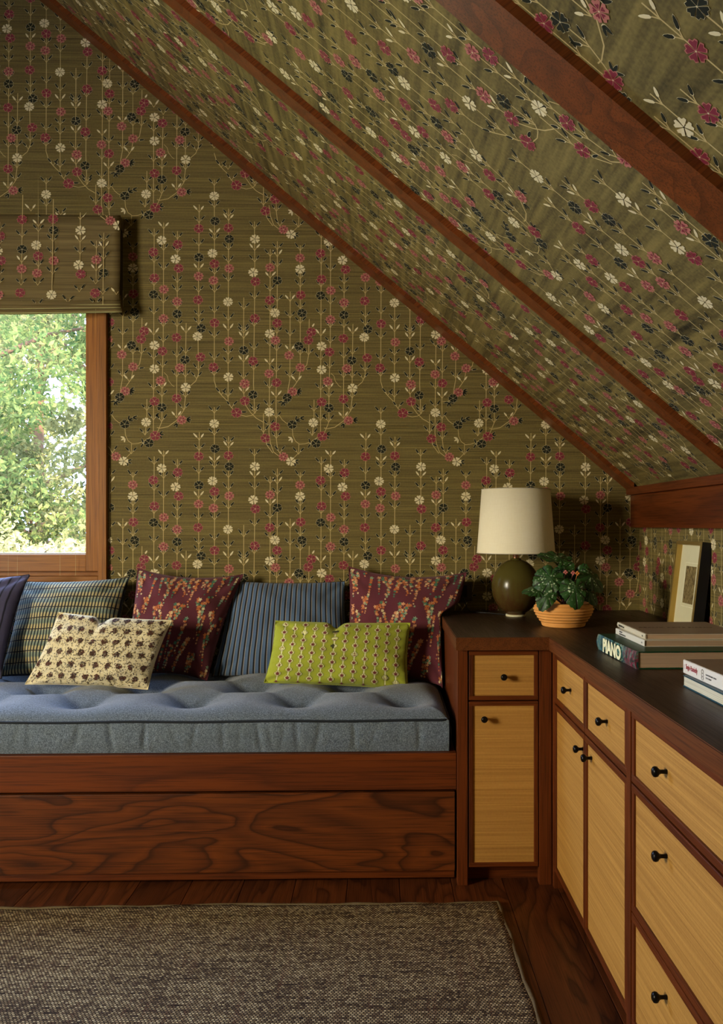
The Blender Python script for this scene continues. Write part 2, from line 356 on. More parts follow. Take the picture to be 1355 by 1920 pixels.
# printed flowers, laid on the papered planes
def keep_back(a, b):
    top = H+CC-.8275*np.maximum(a, XRIDGE)-.8275*np.maximum(0, XRIDGE-a)*1.0
    top = np.where(a > XRIDGE, H+CC-.8275*a, ZR-.8275*(XRIDGE-a))
    return (a > XL) & (a < XR-.002) & (b < top-.004) & (b > .45) & ~((a > wx0-.01) & (a < wx1+.01) & (b > wz0-.01) & (b < wz1+.01))
p0, p1 = at(300, 380, YB), at(613, 808, YB)
lay('flower_print', wall_back, (0, YB, 0), (1, 0, 0), (0, 0, 1), (0, -1, 0), p0.x, p0.z, (-5, 3), (-3, 4), keep_back, k=(p1.x-p0.x)/TW)
cs, sn = math.cos(slope), math.sin(slope)
# ceiling: a runs towards the camera (-y), b up the slope measured from x = 1
lay('flower_print', ceiling, (1, 0, zc(1)), (0, -1, 0), (-cs, 0, sn), (-sn, 0, -cs), -1.737-343*K, .880-45*K, (-3, 5), (-4, 2),
    lambda a, b: (b > .01) & (b < 3.74) & (a > -YB+.002) & (a < .2))
lay('flower_print', wall_right, (XR, 0, 0), (0, -1, 0), (0, 0, 1), (-1, 0, 0), -3.1, 1.5, (-1, 4), (0, 1), lambda a, b: (b > .76) & (b < 1.16) & (a < -.9) & (a > -YB+.003))
# rafters (flat battens under the slope), ledge and beam at the knee wall
def rafter(n, y0, y1, lab, drop=.0228):
    bm = bmesh.new(); x0, x1 = XRIDGE+.02, .995
    prism(bm, [(x0, zc(x0)-drop), (x1, zc(x1)-drop), (x1, zc(x1)+.01), (x0, zc(x0)+.01)], 'y', y0, y1)
    o = struct('trim_%d' % n, bm, WR); o['label'] = lab
rafter(1, 3.292, 3.40, 'reddish oak batten where the sloped ceiling meets the gable wall')
rafter(2, 2.312, 2.387, 'slim reddish oak batten up the middle of the sloped ceiling')
rafter(3, 1.312, 1.428, 'broad dark oak batten up the ceiling nearest the camera')
struct('trim_4', bx(.994, XR, YF, YB, 1.238, 1.268, bev=.002), WY)['label'] = 'thin oak ledge along the foot of the sloped ceiling'
struct('trim_5', bx(1.012, XR, YF, YB, 1.107, 1.238, bev=.002), WY)['label'] = 'dark oak beam board under the ledge on the right wall'
# floor: a dark sub-floor and individual boards that run towards the gable wall
floor = struct('floor', bx(XL, XR, YF, YB, -.2, -.014), plain('subfloor', (.012, .006, .003)))
proto = None; x = XL+.03
xs = [-1.078+.162*i for i in range(-16, 14)]; nb = 0
for i, x in enumerate(xs):
    if x < XL or x+.162 > XR+.12: continue
    cuts = [YF]+sorted(random.uniform(YF+.6, YB-.4) for _ in range(2))+[YB]
    if -1.2 < x < .7: cuts = [YF, random.uniform(-1, .8), YB]
    for a, b in zip(cuts, cuts[1:]):
        if b-a < .05: continue
        bm = bx(x+.0008, min(x+.1612, XR), a+.0008, b-.0008, -.014, 0, bev=.0012)
        obj('plank', bm, WPLANK, floor); nb += 1
# ------------------------------------------------------------------ window
win = thing('window_1', 'warm brown oak window behind the cushions at the left', None, (wx0, YB, wz0)); win['kind'] = 'structure'
bm = bmesh.new()                                  # outer frame, flush board standing proud of the paper
for q in ((wx1-.030, wx1+.003, .885, 2.30), (wx0-.003, wx0+.030, .885, 2.30)): box(bm, q[0], q[1], YB-.018, YB+ZT, q[2], q[3], bev=.0015)
obj('frame', bm, WWIN, win)
bm = bmesh.new(); box(bm, wx0+.03, wx1-.03, YB-.018, YB+ZT, .885, .912, bev=.0015); box(bm, wx0+.03, wx1-.03, YB-.018, YB+ZT, 2.27, 2.30, bev=.0015)
obj('sill', bm, WWINX, win)
sx0, sx1, sz0, sz1 = wx0+.033, wx1-.031, .931, 2.26
bm = bmesh.new()
box(bm, sx1-.058, sx1, YB+.012, YB+.06, sz0, sz1, bev=.002); box(bm, sx0, sx0+.058, YB+.012, YB+.06, sz0, sz1, bev=.002)
obj('sash_stile', bm, WWIN, win)
bm = bmesh.new()
box(bm, sx0+.058, sx1-.058, YB+.0125, YB+.06, sz0, sz0+.068, bev=.002); box(bm, sx0+.058, sx1-.058, YB+.0125, YB+.06, sz1-.06, sz1, bev=.002)
obj('sash_rail', bm, WWINX, win)
bm = bmesh.new(); box(bm, sx0+.058, sx1-.058, YB+.03, YB+.05, sz0+.068, sz0+.074)
obj('glazing_bead', bm, plain('pale_bead', (.55, .58, .62), .4), win)
bm = bmesh.new(); box(bm, wx0+.03, wx1-.03, YB+.05, YB+.12, .912, .931)
obj('threshold', bm, WWINX, win)
def glass():
    t = NT('window_glass'); n = t.n; tr = t.add('BsdfTransparent', {0: (.97, .98, .97, 1)}); gl = t.add('BsdfGlossy', {'Roughness': .02}); fr = t.math('ADD', t.math('MULTIPLY', t.math('POWER', t.add('LayerWeight', {0: .5}).outputs['Facing'], 5.0), .8), .035)
    mx = t.add('MixShader', {0: fr, 1: tr.outputs[0], 2: gl.outputs[0]}); t.t.links.new(mx.outputs[0], n['Material Output'].inputs[0]); return t.m
GLASS = glass()
obj('pane', bx(sx0+.05, sx1-.05, YB+.034, YB+.038, sz0+.06, sz1-.05), GLASS, win)
w2 = thing('window_2', 'side window at the left of the room', None, (XL, lw[0], lw[2])); w2['kind'] = 'structure'
bm = bmesh.new()
for q in ((lw[0], lw[0]+.06, lw[2], lw[3]), (lw[1]-.06, lw[1], lw[2], lw[3]), (lw[0]+.06, lw[1]-.06, lw[2], lw[2]+.06), (lw[0]+.06, lw[1]-.06, lw[3]-.06, lw[3])): box(bm, XL-.1, XL-.03, *q)
obj('frame', bm, WWIN, w2); obj('pane', bx(XL-.07, XL-.066, lw[0]+.05, lw[1]-.05, lw[2]+.05, lw[3]-.05), GLASS, w2)
# ------------------------------------------------------------------ roman shade
shade = thing('roman_shade', 'flower printed roman shade half drawn over the left window', 'window shade', (-1.9, 3.36, 2.34))
FOLD_LIT = plain('painted_fold_light', (.50, .47, .20), .8)  # for added tubes along the folds; pale colour imitates daylight through their edges
def gc_fabric():
    t = NT('shade_linen'); n1 = t.noise(t.co((3.5, 520, 520)), 1, 3, .6); n2 = t.noise(t.co((1.5, 70, 70)), 1, 3)
    f = t.ramp(t.math('ADD', t.math('MULTIPLY', n1, .55), t.math('MULTIPLY', n2, .55)), [(.35, 0.), (.6, .5), (.85, 1.)])
    return t.out(t.mix(f, (.075, .054, .018), (.30, .22, .085)), .85, bump=f, bs=.3, bd=.0005)
SH = gc_fabric(); hx0, hx1 = -2.80, -1.026
def strip(prof, x0, x1, n=60, wob=.0, lean=0.0):
    """cloth strip: profile [(y,z)] swept along x with thickness"""
    P = []
    for i in range(n+1):
        x = x0+(x1-x0)*i/n; r = []
        for k, (y, z) in enumerate(prof):
            t = k/(len(prof)-1); r.append((x+lean*t*(i == n), y+wob*t*math.sin(x*9+2*t)*.6, z+wob*t*math.sin(x*5+1)+.012*t*max(0, (i/n-.78)/.22) if wob else z))
        P.append(r)
    return np.array(P)
def solid(me_or_obj, th):
    m = me_or_obj.modifiers.new('thick', 'SOLIDIFY'); m.thickness = th; m.offset = 0
front = [(3.335, 2.335), (3.333, 2.30), (3.332, 2.2), (3.331, 2.12), (3.329, 2.085), (3.325, 2.06), (3.323, 2.03), (3.322, 2.01), (3.323, 1.996), (3.328, 1.988), (3.336, 1.987), (3.343, 1.995), (3.345, 2.01)]
o = obj('front_panel', grid('front_panel', strip(front, hx0, hx1, wob=.002)), SH, shade, True); solid(o, .002)
def shade_y(z): return np.interp(z, [p[1] for p in front[:9]][::-1], [p[0] for p in front[:9]][::-1])
sh_p = at(151, 432, 3.33)
o = lay('flower_print', shade, (0, 3.3195, 0), (1, 0, 0), (0, 0, 1), (0, -1, 0), sh_p.x-601*K, sh_p.z+227*K, (-4, 2), (-2, 2), lambda a, b: (a > hx0+.003) & (a < hx1-.004) & (b < 2.333) & (b > 1.99))
co_ = np.empty(len(o.data.vertices)*3, np.float32); o.data.vertices.foreach_get('co', co_); co_ = co_.reshape(-1, 3)
dpt = 3.3195-co_[:, 1]; co_[:, 1] = shade_y(co_[:, 2]+.0)-.0024-dpt+.002*(2.335-co_[:, 2])/.35*np.sin(co_[:, 0]*9+1.5)*.6; o.data.vertices.foreach_set('co', co_.ravel()); o.data.update()
for k, (zt, zb, yo) in enumerate(((2.0, 1.970, -.003), (1.985, 1.957, -.007), (1.972, 1.942, -.002))):
    pr = [(3.335+yo, zt), (3.328+yo, zt-.008), (3.324+yo, zb+.010), (3.325+yo, zb+.003), (3.331+yo, zb), (3.338+yo, zb+.003), (3.342+yo, zb+.02)]
    st_ = strip(pr, hx0, hx1+.004+.003*k, wob=.002); f = obj('fold', grid('fold', st_), SH, shade, True); solid(f, .0018)
    bm = bmesh.new(); tube(bm, [tuple(q) for q in st_[:, 3]+np.array([0, -.0012, .0005])], .0013, 6); h_ = obj('lit_fold_edge', bm, FOLD_LIT, shade, True); h_['label'] = 'pale tube painted as the lit fold edge'
obj('header_board', bx(hx0+.01, hx1-.004, 3.345, YB-.001, 2.29, 2.336, bev=.002), plain('shade_header', (.12, .095, .05)), shade)
bm = bmesh.new(); vs = [(3.337, 2.33), (3.337, 2.10), (3.345, 2.05), (3.36, 2.0), (3.372, 1.955), (3.393, 1.955), (3.393, 2.33)]
prism(bm, vs, 'x', hx1-.012, hx1-.009); obj('lining_edge', bm, plain('shade_lining', (.05, .042, .026), .9), shade)
# ------------------------------------------------------------------ daybed
bed = thing('daybed', 'built-in reddish oak daybed with a deep figured drawer front', 'daybed', (-.77, 3.0, 0))
bX0, bX1 = -1.78, .234
obj('front_rail', bx(bX0, bX1, 2.622, 2.65, .291, .405, bev=.0022), WX, bed)
obj('drawer_front', bx(bX0+.02, .229, 2.620, 2.642, .039, .284, bev=.002), WFIG, bed)
obj('plinth', bx(bX0, bX1-.003, 2.665, 2.69, 0, .060), WX, bed)
obj('kick_strip', bx(bX0+.02, .229, 2.634, 2.655, .012, .034, bev=.002), WX, bed)
obj('platform', bx(bX0, bX1-.002, 2.652, YB-.003, .30, .4055), WX, bed)
obj('end_panel', bx(bX0-.03, bX0-.001, 2.63, YB-.003, 0, .405, bev=.002), WY, bed)
obj('inner_case', bx(bX0+.02, bX1-.01, 2.70, YB-.01, 0, .298), plain('bed_dark', (.01, .004, .002)), bed)
# mattress: tufted top
TUF = [(-1.33, 2.79), (-.983, 2.795), (-.624, 2.795), (-.276, 2.795), (.076, 2.793), (-1.52, 3.0), (-1.18, 3.0), (-.835, 3.01), (-.464, 3.02), (-.109, 3.014), (-1.33, 3.23), (-.985, 3.23), (-.64, 3.235), (-.289, 3.215), (.057, 3.19)]
mx0, mx1, my0, my1 = -1.765, .212, 2.642, YB-.006
def mat_z(X, Y):
    d = [np.hypot(X-a, Y-b) for a, b in TUF]; D = np.stack(d); q = np.sort(D, 0)
    dome = .048*(1-np.exp(-(q[0]/.085)**1.5))
    crease = np.zeros_like(X)
    for i, (a, b) in enumerate(TUF):
        for j, (c, e) in enumerate(TUF):
            if j <= i: continue
            L = math.hypot(a-c, b-e)
            if L > .31: continue
            t = np.clip(((X-a)*(c-a)+(Y-b)*(e-b))/L**2, 0, 1); dd = np.hypot(X-a-t*(c-a), Y-b-t*(e-b))
            crease = np.maximum(crease, (1-.65*np.sin(math.pi*t))*np.exp(-(dd/.026)**2)*.017)
    ed = np.minimum.reduce([X-mx0, mx1-X, Y-my0, my1-Y]); edge = 1-np.exp(-np.maximum(ed, 0)/.035)
    return .503+edge*(dome-crease)-.004*(1-edge)*0
nx, ny = 330, 130
gx, gy = np.meshgrid(np.linspace(mx0, mx1, nx), np.linspace(my0, my1, ny))
top = np.stack([gx, gy, mat_z(gx, gy)], -1)
def side(P0, P1, nrm, n, h, amp=.0075):
    """gathered side panel between two plan points"""
    t = np.linspace(0, 1, n)[None, :]; v = np.linspace(0, 1, h)[:, None]; L = math.hypot(P1[0]-P0[0], P1[1]-P0[1]); s = t*L
    r = np.random.default_rng(5); fold = np.zeros_like(t+v)
    for c in list(np.arange(.03, L, .075))+[L-.93, L-.67, L-.52]:
        c += r.normal()*.03; fold += r.uniform(.2, 1)*np.exp(-((s-c-(v-.5)*r.normal()*.02)/.009)**2)*r.uniform(.4, 1)
    bulge = .010*np.sin(math.pi*v)
    off = bulge-amp*fold*np.sin(math.pi*np.clip(v*.9+.1, 0, 1))
    X = P0[0]+(P1[0]-P0[0])*t+nrm[0]*off; Y = P0[1]+(P1[1]-P0[1])*t+nrm[1]*off; Z = .4065+(.503-.4065)*(1-v)+0*t
    return np.stack([X, Y, Z], -1)
def tweed():
    t = NT('blue_tweed'); c = t.co(); n = t.noise(c, 620, 2, .7); n2 = t.noise(c, 260, 2, .6); n3 = t.noise(c, 6, 2)
    f = t.ramp(t.math('ADD', t.math('MULTIPLY', n, .6), t.math('MULTIPLY', n2, .4)), [(.40, 0), (.50, .35), (.60, 1)])
    col = t.mix(f, (.020, .034, .056), (.26, .32, .39)); col = t.mix(t.math('MULTIPLY', n3, .5), col, (.10, .13, .15))
    return t.out(col, .95, bump=f, bs=.5, bd=.0008, Sheen_Weight=.25)
TW_ = tweed()
mat = thing('mattress', 'blue grey tweed mattress with deep tufts on the daybed', 'mattress', (-.77, 3.0, .393))
obj('tufted_top', grid('tufted_top', top), TW_, mat, True)
bm = bmesh.new()
for sd in (side((mx0, my0), (mx1, my0), (0, -1), 520, 9), side((mx1, my0), (mx1, my1), (1, 0), 140, 9), side((mx1, my1), (mx0, my1), (0, 1), 20, 3), side((mx0, my1), (mx0, my0), (-1, 0), 40, 9)):
    me = grid('tmp', sd); bm.from_mesh(me); bpy.data.meshes.remove(me)
box(bm, mx0+.01, mx1-.01, my0+.01, my1-.01, .4062, .409)
obj('side_band', bm, TW_, mat, True)
bm = bmesh.new(); r = .0042
pp = [(mx0, my0-.001), (mx1-.03, my0-.001), (mx1-.010, my0+.003), (mx1-.001, my0+.012), (mx1+.001, my0+.03), (mx1+.001, my1)]
P = []
for (a, b), (c, d) in zip(pp, pp[1:]):
    n = max(2, int(math.hypot(a-c, b-d)/.03))
    P += [(a+(c-a)*i/n, b+(d-b)*i/n, .503+.0012*math.sin((a+(c-a)*i/n)*14)) for i in range(n)]
tube(bm, P, r, 8); obj('piping', bm, plain('piping_navy', (.010, .014, .022), .8), mat, True)['label'] = 'dark navy piping'
# ------------------------------------------------------------------ cushions
def weave(name, fn, rough=.9, bs=.25, sheen=.15):
    t = NT(name); uv = t.add('SeparateXYZ', {0: t.add('TexCoord').outputs['UV']}); n = t.noise(t.co(), 700, 2, .6)
    col = fn(t, uv.outputs[0], uv.outputs[1]); col = t.mix(.35, col, t.ramp(n, [(.3, .55), (.7, 1.35)]), 'MULTIPLY')
    return t.out(col, rough, bump=n, bs=bs, bd=.0008, Sheen_Weight=sheen)
def f_grid(t, u, v):
    a = t.math('FRACT', t.math('MULTIPLY', u, 34.0)); b = t.math('FRACT', t.math('MULTIPLY', v, 9.0)); b2 = t.math('FRACT', t.math('MULTIPLY', v, 9.0))
    tan = t.ramp(b2, [(0, (.46, .37, .17)), (.40, (.52, .42, .20)), (.55, (.22, .28, .20)), (.85, (.26, .30, .22)), (1, (.46, .37, .17))])
    col = t.mix(t.ramp(a, [(.50, 0), (.60, 1), (.93, 1), (1, 0)]), tan, (.012, .018, .028))
    return t.mix(t.ramp(b, [(.0, 1), (.07, 1), (.10, 0), (1, 0)]), col, (.008, .012, .022))
def f_blue(t, u, v):
    a = t.math('FRACT', t.math('MULTIPLY', u, 24.0))
    return t.ramp(a, [(0, (.008, .008, .010)), (.22, (.010, .010, .012)), (.27, (.30, .27, .24)), (.34, (.30, .27, .24)), (.40, (.07, .12, .21)), (.90, (.09, .15, .26)), (.97, (.03, .03, .04))])
def f_navy(t, u, v):
    a = t.math('FRACT', t.math('MULTIPLY', u, 19.0))
    return t.ramp(a, [(0, (.010, .009, .018)), (.10, (.010, .009, .018)), (.18, (.075, .068, .125)), (.85, (.088, .080, .145)), (1, (.010, .009, .018))])
def f_flat(c): return lambda t, u, v: t.mix(t.noise(t.co(), 9, 2), tuple(q*.85 for q in c), tuple(q*1.15 for q in c))
def cushion(name, label, cn, T, m, clampx=False, pinch=.07, pv=None, notch=(0, 0, .2), group=None, seed=0, prints=None, pmats=None, N=64, crush=1.0):
    """cn: TL, TR, BR, BL corners in the room"""
    TL, TR, BR, BL = [np.array(c) for c in cn]; r = np.random.default_rng(seed)
    nrm = np.cross(TR-TL, BL-TL); nrm /= np.linalg.norm(nrm); nrm = nrm if nrm[1] < 0 else -nrm
    dn = (BL+BR-TL-TR)/2; dn /= np.linalg.norm(dn)
    ph = r.uniform(0, 6, 8); fr = r.uniform(1.5, 5, (8, 2))*r.choice([-1, 1], (8, 2))
    def surf(u, v, sgn):
        uu = u*(1-pinch*(1-v**2)*np.abs(u)); vv = v*(1-(pv or pinch)*1.1*(1-u**2)*np.abs(v))
        a, b = (uu+1)/2, (vv+1)/2                       # v: -1 top, +1 bottom
        P = (TL*(1-a)[..., None]+TR*a[..., None])*(1-b)[..., None]+(BL*(1-a)[..., None]+BR*a[..., None])*b[..., None]
        e = np.clip((1-u**2), 0, 1)*np.clip((1-v**2), 0, 1); t = T*e**.50
        w = sum(np.sin(fr[i, 0]*u*2+fr[i, 1]*v*2+ph[i]) for i in range(8))*.0016*np.clip(e*3, 0, 1)
        # creases running in from the corners
        for sx in (-1, 1):
            for sy in (-1, 1):
                d = np.abs((u*sx)-(v*sy)); w = w-.0035*np.exp(-(d/.10)**2)*np.clip((np.abs(u)+np.abs(v)-1.05)*2, 0, 1)
        # small puckers along the seams
        w = w+.0013*np.sin(u*31+ph[0])*np.exp(-((1-np.abs(v))/.13)**2)+.0013*np.sin(v*27+ph[1])*np.exp(-((1-np.abs(u))/.13)**2)
        x0, dep, wid = notch; g = dep*np.exp(-((u-x0)/wid)**2)*np.clip((-v+.35)/1.35, 0, 1)**2
        P = P+nrm*(sgn*(t+w*(sgn > 0)))[..., None]+dn*g[..., None]-nrm*((sgn > 0)*dep*.35*np.exp(-((u-x0)/(wid*.7))**2)*np.clip((-v+.6)/1.6, 0, 1)**2*e**.3)[..., None]
        if clampx:          # squeezed by the edge of the worktop beside it
            q = np.clip((P[..., 2]-.770)/.075, 0, 1); lim = .224+.125*q*q*(3-2*q); k = 90.0; P[..., 0] = -np.log(np.exp(-k*P[..., 0])+np.exp(-k*lim))/k
            P[..., 0] = np.minimum(P[..., 0], lim)
        return P
    s = np.sin(np.linspace(-1, 1, N+1)*math.pi/2); s = .55*s+.45*np.linspace(-1, 1, N+1)
    u, v = np.meshgrid(s, s)
    A = surf(u, v, 1.0); B = surf(u, v, -.6)
    h = N+1; i = np.arange(h*h).reshape(h, h)
    def quads(i, flip): q = np.stack([i[:-1, :-1], i[:-1, 1:], i[1:, 1:], i[1:, :-1]], -1).reshape(-1, 4); return q[:, ::-1] if flip else q
    T_ = np.vstack([quads(i, True), quads(i+h*h, False)])
    me = npmesh(name, np.vstack([A.reshape(-1, 3), B.reshape(-1, 3)]), T_)
    uvs = np.stack([(u+1)/2, (1-v)/2], -1).reshape(-1, 2); uvs = np.vstack([uvs, uvs]); l = me.uv_layers.new(name='UV'); l.data.foreach_set('uv', uvs[T_.ravel()].astype(np.float32).ravel())
    bm = bmesh.new(); bm.from_mesh(me); bmesh.ops.remove_doubles(bm, verts=bm.verts, dist=.0003); bmesh.ops.recalc_face_normals(bm, faces=bm.faces); bm.to_mesh(me); bm.free()
    base = (BL+BR)/2
    t = thing(name, label, 'cushion', tuple(base), group)
    obj('cover', me, m, t, True)
    if prints:
        V, Tt, M = prints; U, Vv = V[:, 0], V[:, 1]; ok = (np.abs(U[Tt]).max(1) < .975) & (np.abs(Vv[Tt]).max(1) < .975); Tt = Tt[ok]; M = M[ok]
        used, inv = np.unique(Tt, return_inverse=True); Tt = inv.reshape(Tt.shape); U, Vv, Z = U[used], Vv[used], V[used, 2]
        P = surf(U, Vv, 1.0); d = 1e-3; du = surf(U+d, Vv, 1.0)-surf(U-d, Vv, 1.0); dv = surf(U, Vv+d, 1.0)-surf(U, Vv-d, 1.0)
        nn = np.cross(du, dv); nn /= np.linalg.norm(nn, axis=1)[:, None]; nn *= np.sign((nn*nrm).sum(1))[:, None]
        o = obj('print', npmesh('print', P+nn*(.0007+.00022*Z)[:, None], Tt, M), pmats, t, True); o['kind'] = 'stuff'
    # seam cord round the edge
    bm = bmesh.new(); q = np.linspace(-1, 1, 40); o_ = np.ones(40)
    E_ = [surf(a, b, 0.0) for a, b in ((q, -o_), (o_, q), (q[::-1], o_), (-o_, q[::-1]))]
    tube(bm, [tuple(x) for x in np.vstack([e[:-1] for e in E_])], .0016, 5); obj('seam', bm, m, t, True)
    return t
def C4(px, ys): return [tuple(at(a, b, y)) for (a, b), y in zip(px, ys)]
PB = Print()                                         # hanging ivy print in cushion u,v coordinates
def ivy(p, w, h):
    r = random.Random(3)
    for s in range(17):
        x = -.95+s*.118+r.uniform(-.03, .03); y = -1+r.uniform(-.1, .15)
        while y < 1:
            L = r.randint(5, 15); dx = r.uniform(-.016, .016); dens = r.choice((1, 2, 2, 3))
            for k in range(L):
                big = 1-.55*k/L
                for q in range(dens if k < L*.7 else 1):
                    cx, cy = x+dx*k+r.uniform(-1, 1)*.045*big*(dens > 1), y+k*.050+r.uniform(-.012, .012); sz = r.uniform(.050, .078)*big; a = r.uniform(0, 6.3); m = r.choice((0, 1, 2, 2, 3, 3)) if r.random() > .1 else 4
                    pts = [(0, -1), (.35, -.35), (1.05, -.3), (.5, .25), (.45, .9), (0, .5), (-.45, .9), (-.5, .25), (-1.05, -.3), (-.35, -.35)]
                    P_ = [(cx+(X*math.cos(a)-Y*math.sin(a))*sz*.62, cy+(X*math.sin(a)+Y*math.cos(a))*sz*.62) for X, Y in pts]
                    p.poly([(cx, cy)]+P_+[P_[0]], m, 1+r.random()*3)
            y += L*.050+r.uniform(.12, .4)
    return np.array(p.V), np.array(p.T), np.array(p.M)
IVY = ivy(PB, 1, 1)
IM = [plain('ivy_green', (.07, .19, .12), .8), plain('ivy_pale_green', (.24, .34, .22), .8), plain('ivy_orange', (.50, .145, .045), .8), plain('ivy_peach', (.62, .30, .15), .8), plain('ivy_cream', (.66, .52, .28), .8)]
def greenprint():
    p = Print(); nc = 13; dx = 2/nc*.985
    for c in range(nc+1):
        x = -.99+c*dx; y0 = -1+(c % 2)*.131; p.poly([(x-.008, -1), (x+.008, -1), (x+.008, 1), (x-.008, 1)], 0, 0) if False else None
        n = 9; dy = .262
        for k in range(-1, n):
            y = y0+k*dy; w, h = .044, .072
            for a, b in ((-1, 1),):
                ys = np.linspace(y, y+dy, 4)
                for q in range(3): p.poly([(x-.010, ys[q]), (x+.010, ys[q]), (x+.010, ys[q+1]), (x-.010, ys[q+1])], 0, 1); p.poly([(x-.0145, ys[q]), (x-.010, ys[q]), (x-.010, ys[q+1]), (x-.0145, ys[q+1])], 2, 1)
            def blk(s, m, z):
                for X0, X1, Y0, Y1 in ((-1, 1, -.45, .45), (-.55, .55, -1, 1)): p.poly([(x+X0*w*s, y+Y0*h*s), (x+X1*w*s, y+Y0*h*s), (x+X1*w*s, y+Y1*h*s), (x+X0*w*s, y+Y1*h*s)], m, z+(.2 if X1 < 1 else 0))
            blk(1.12, 2, 2); blk(1.0, 0, 3); blk(.72, 3, 4)
            st = []
            for i in range(10): rr = (.038 if i % 2 == 0 else .017); st.append((x+rr*math.sin(i*math.pi/5)*.95, y+.006-rr*math.cos(i*math.pi/5)*1.9))
            p.poly([(x, y+.004)]+st+[st[0]], 1, 5)
    return np.array(p.V), np.array(p.T), np.array(p.M)
GPR = greenprint(); GPM = [plain('print_pale_lime', (.72, .70, .34), .85), plain('print_maroon', (.16, .03, .035), .85), plain('print_dark_line', (.05, .05, .02), .85), plain('print_lime_inner', (.50, .44, .18), .85)]
def bouquet():
    p = Print(); r = random.Random(9)
    for row in range(6):
        for c in range(10):
            cx = -.93+c*.2+(row % 2)*.1; cy = -.90+row*.33
            for k in range(30):                      # flower head
                a = r.uniform(0, 6.3); d = r.uniform(0, 1)**.6; sz = r.uniform(.009, .018)
                x, y = cx+math.cos(a)*d*.045, cy+math.sin(a)*d*.075-.01
                p.poly([(x+math.cos(t)*sz, y+math.sin(t)*sz*1.7) for t in [i*math.pi/3+a for i in range(6)]], r.choice((0, 0, 1, 1, 2)), 1+r.random()*3)
            for k in range(4): x = cx+r.uniform(-.03, .03); p.poly([(x-.003, cy+.02), (x+.003, cy+.02), (x+r.uniform(-.02, .02), cy+.13)], 0, 1)
    for k in range(2600):                            # sprigs between
        x, y = r.uniform(-.98, .98), r.uniform(-.98, .98); a = r.uniform(0, 6.3); sz = r.uniform(.007, .017)
        p.poly([(x+math.cos(a)*sz, y+math.sin(a)*sz*1.8), (x+math.cos(a+2)*sz*.5, y+math.sin(a+2)*sz*.9), (x-math.cos(a)*sz, y-math.sin(a)*sz*1.8), (x+math.cos(a-2)*sz*.5, y+math.sin(a-2)*sz*.9)], r.choice((0, 2, 2)), 1)
    return np.array(p.V), np.array(p.T), np.array(p.M)
BQ = bouquet(); BQM = [plain('sprig_brown', (.055, .030, .022), .9), plain('sprig_russet', (.11, .045, .03), .9), plain('sprig_grey', (.17, .145, .11), .9)]
NAVY = weave('navy_violet_stripe', f_navy); GRID = weave('tan_navy_check', f_grid); BLUE = weave('blue_stripe', f_blue)
BURG = weave('burgundy_velvet', f_flat((.115, .022, .034))); LIME = weave('lime_linen', f_flat((.34, .38, .030))); CREAM = weave('cream_linen', f_flat((.78, .68, .42)))
cushion('cushion', 'dark blue violet pinstriped cushion cut off by the left edge of the photo', C4([(-195, 1098), (55, 1077), (2, 1272), (-215, 1285)], (3.28, 3.22, 3.08, 3.10)), .085, NAVY, seed=1, pinch=.06)
cushion('cushion', 'tan and navy woven check cushion under the window', C4([(42, 1090), (242, 1082), (212, 1276), (0, 1268)], (3.325, 3.325, 3.20, 3.20)), .085, GRID, seed=2, pinch=.055)
cushion('cushion', 'burgundy ivy print cushion beside the tan and navy check cushion', C4([(258, 1066), (456, 1077), (388, 1276), (222, 1272)], (3.30, 3.325, 3.20, 3.20)), .072, BURG, seed=3, prints=IVY, pmats=IM, pinch=.07, pv=.11)
cushion('cushion', 'blue striped cushion in the middle of the row, between the two burgundy ones', C4([(432, 1089), (646, 1090), (662, 1276), (396, 1268)], (3.345, 3.345, 3.26, 3.26)), .066, BLUE, seed=4, pinch=.045)
cushion('cushion', 'burgundy ivy print cushion behind the green lumbar, next to the cabinet', C4([(653, 1062), (876, 1073), (842, 1290), (642, 1282)], (3.33, 3.31, 3.08, 3.20)), .066, BURG, clampx=True, seed=5, prints=IVY, pmats=IM, pinch=.075, pv=.13)
cushion('cushion', 'small cream lumbar cushion with brown bouquet print', C4([(110, 1148), (322, 1163), (277, 1293), (47, 1283)], (3.085, 3.085, 3.02, 3.03)), .060, CREAM, seed=6, prints=BQ, pmats=BQM, pinch=.045, notch=(-.19, .024, .10))
cushion('cushion', 'small lime green lumbar cushion with maroon star columns', C4([(516, 1164), (769, 1168), (765, 1293), (495, 1280)], (3.085, 3.085, 3.02, 3.03)), .060, LIME, seed=7, prints=GPR, pmats=GPM, pinch=.035, notch=(-.09, .022, .08))
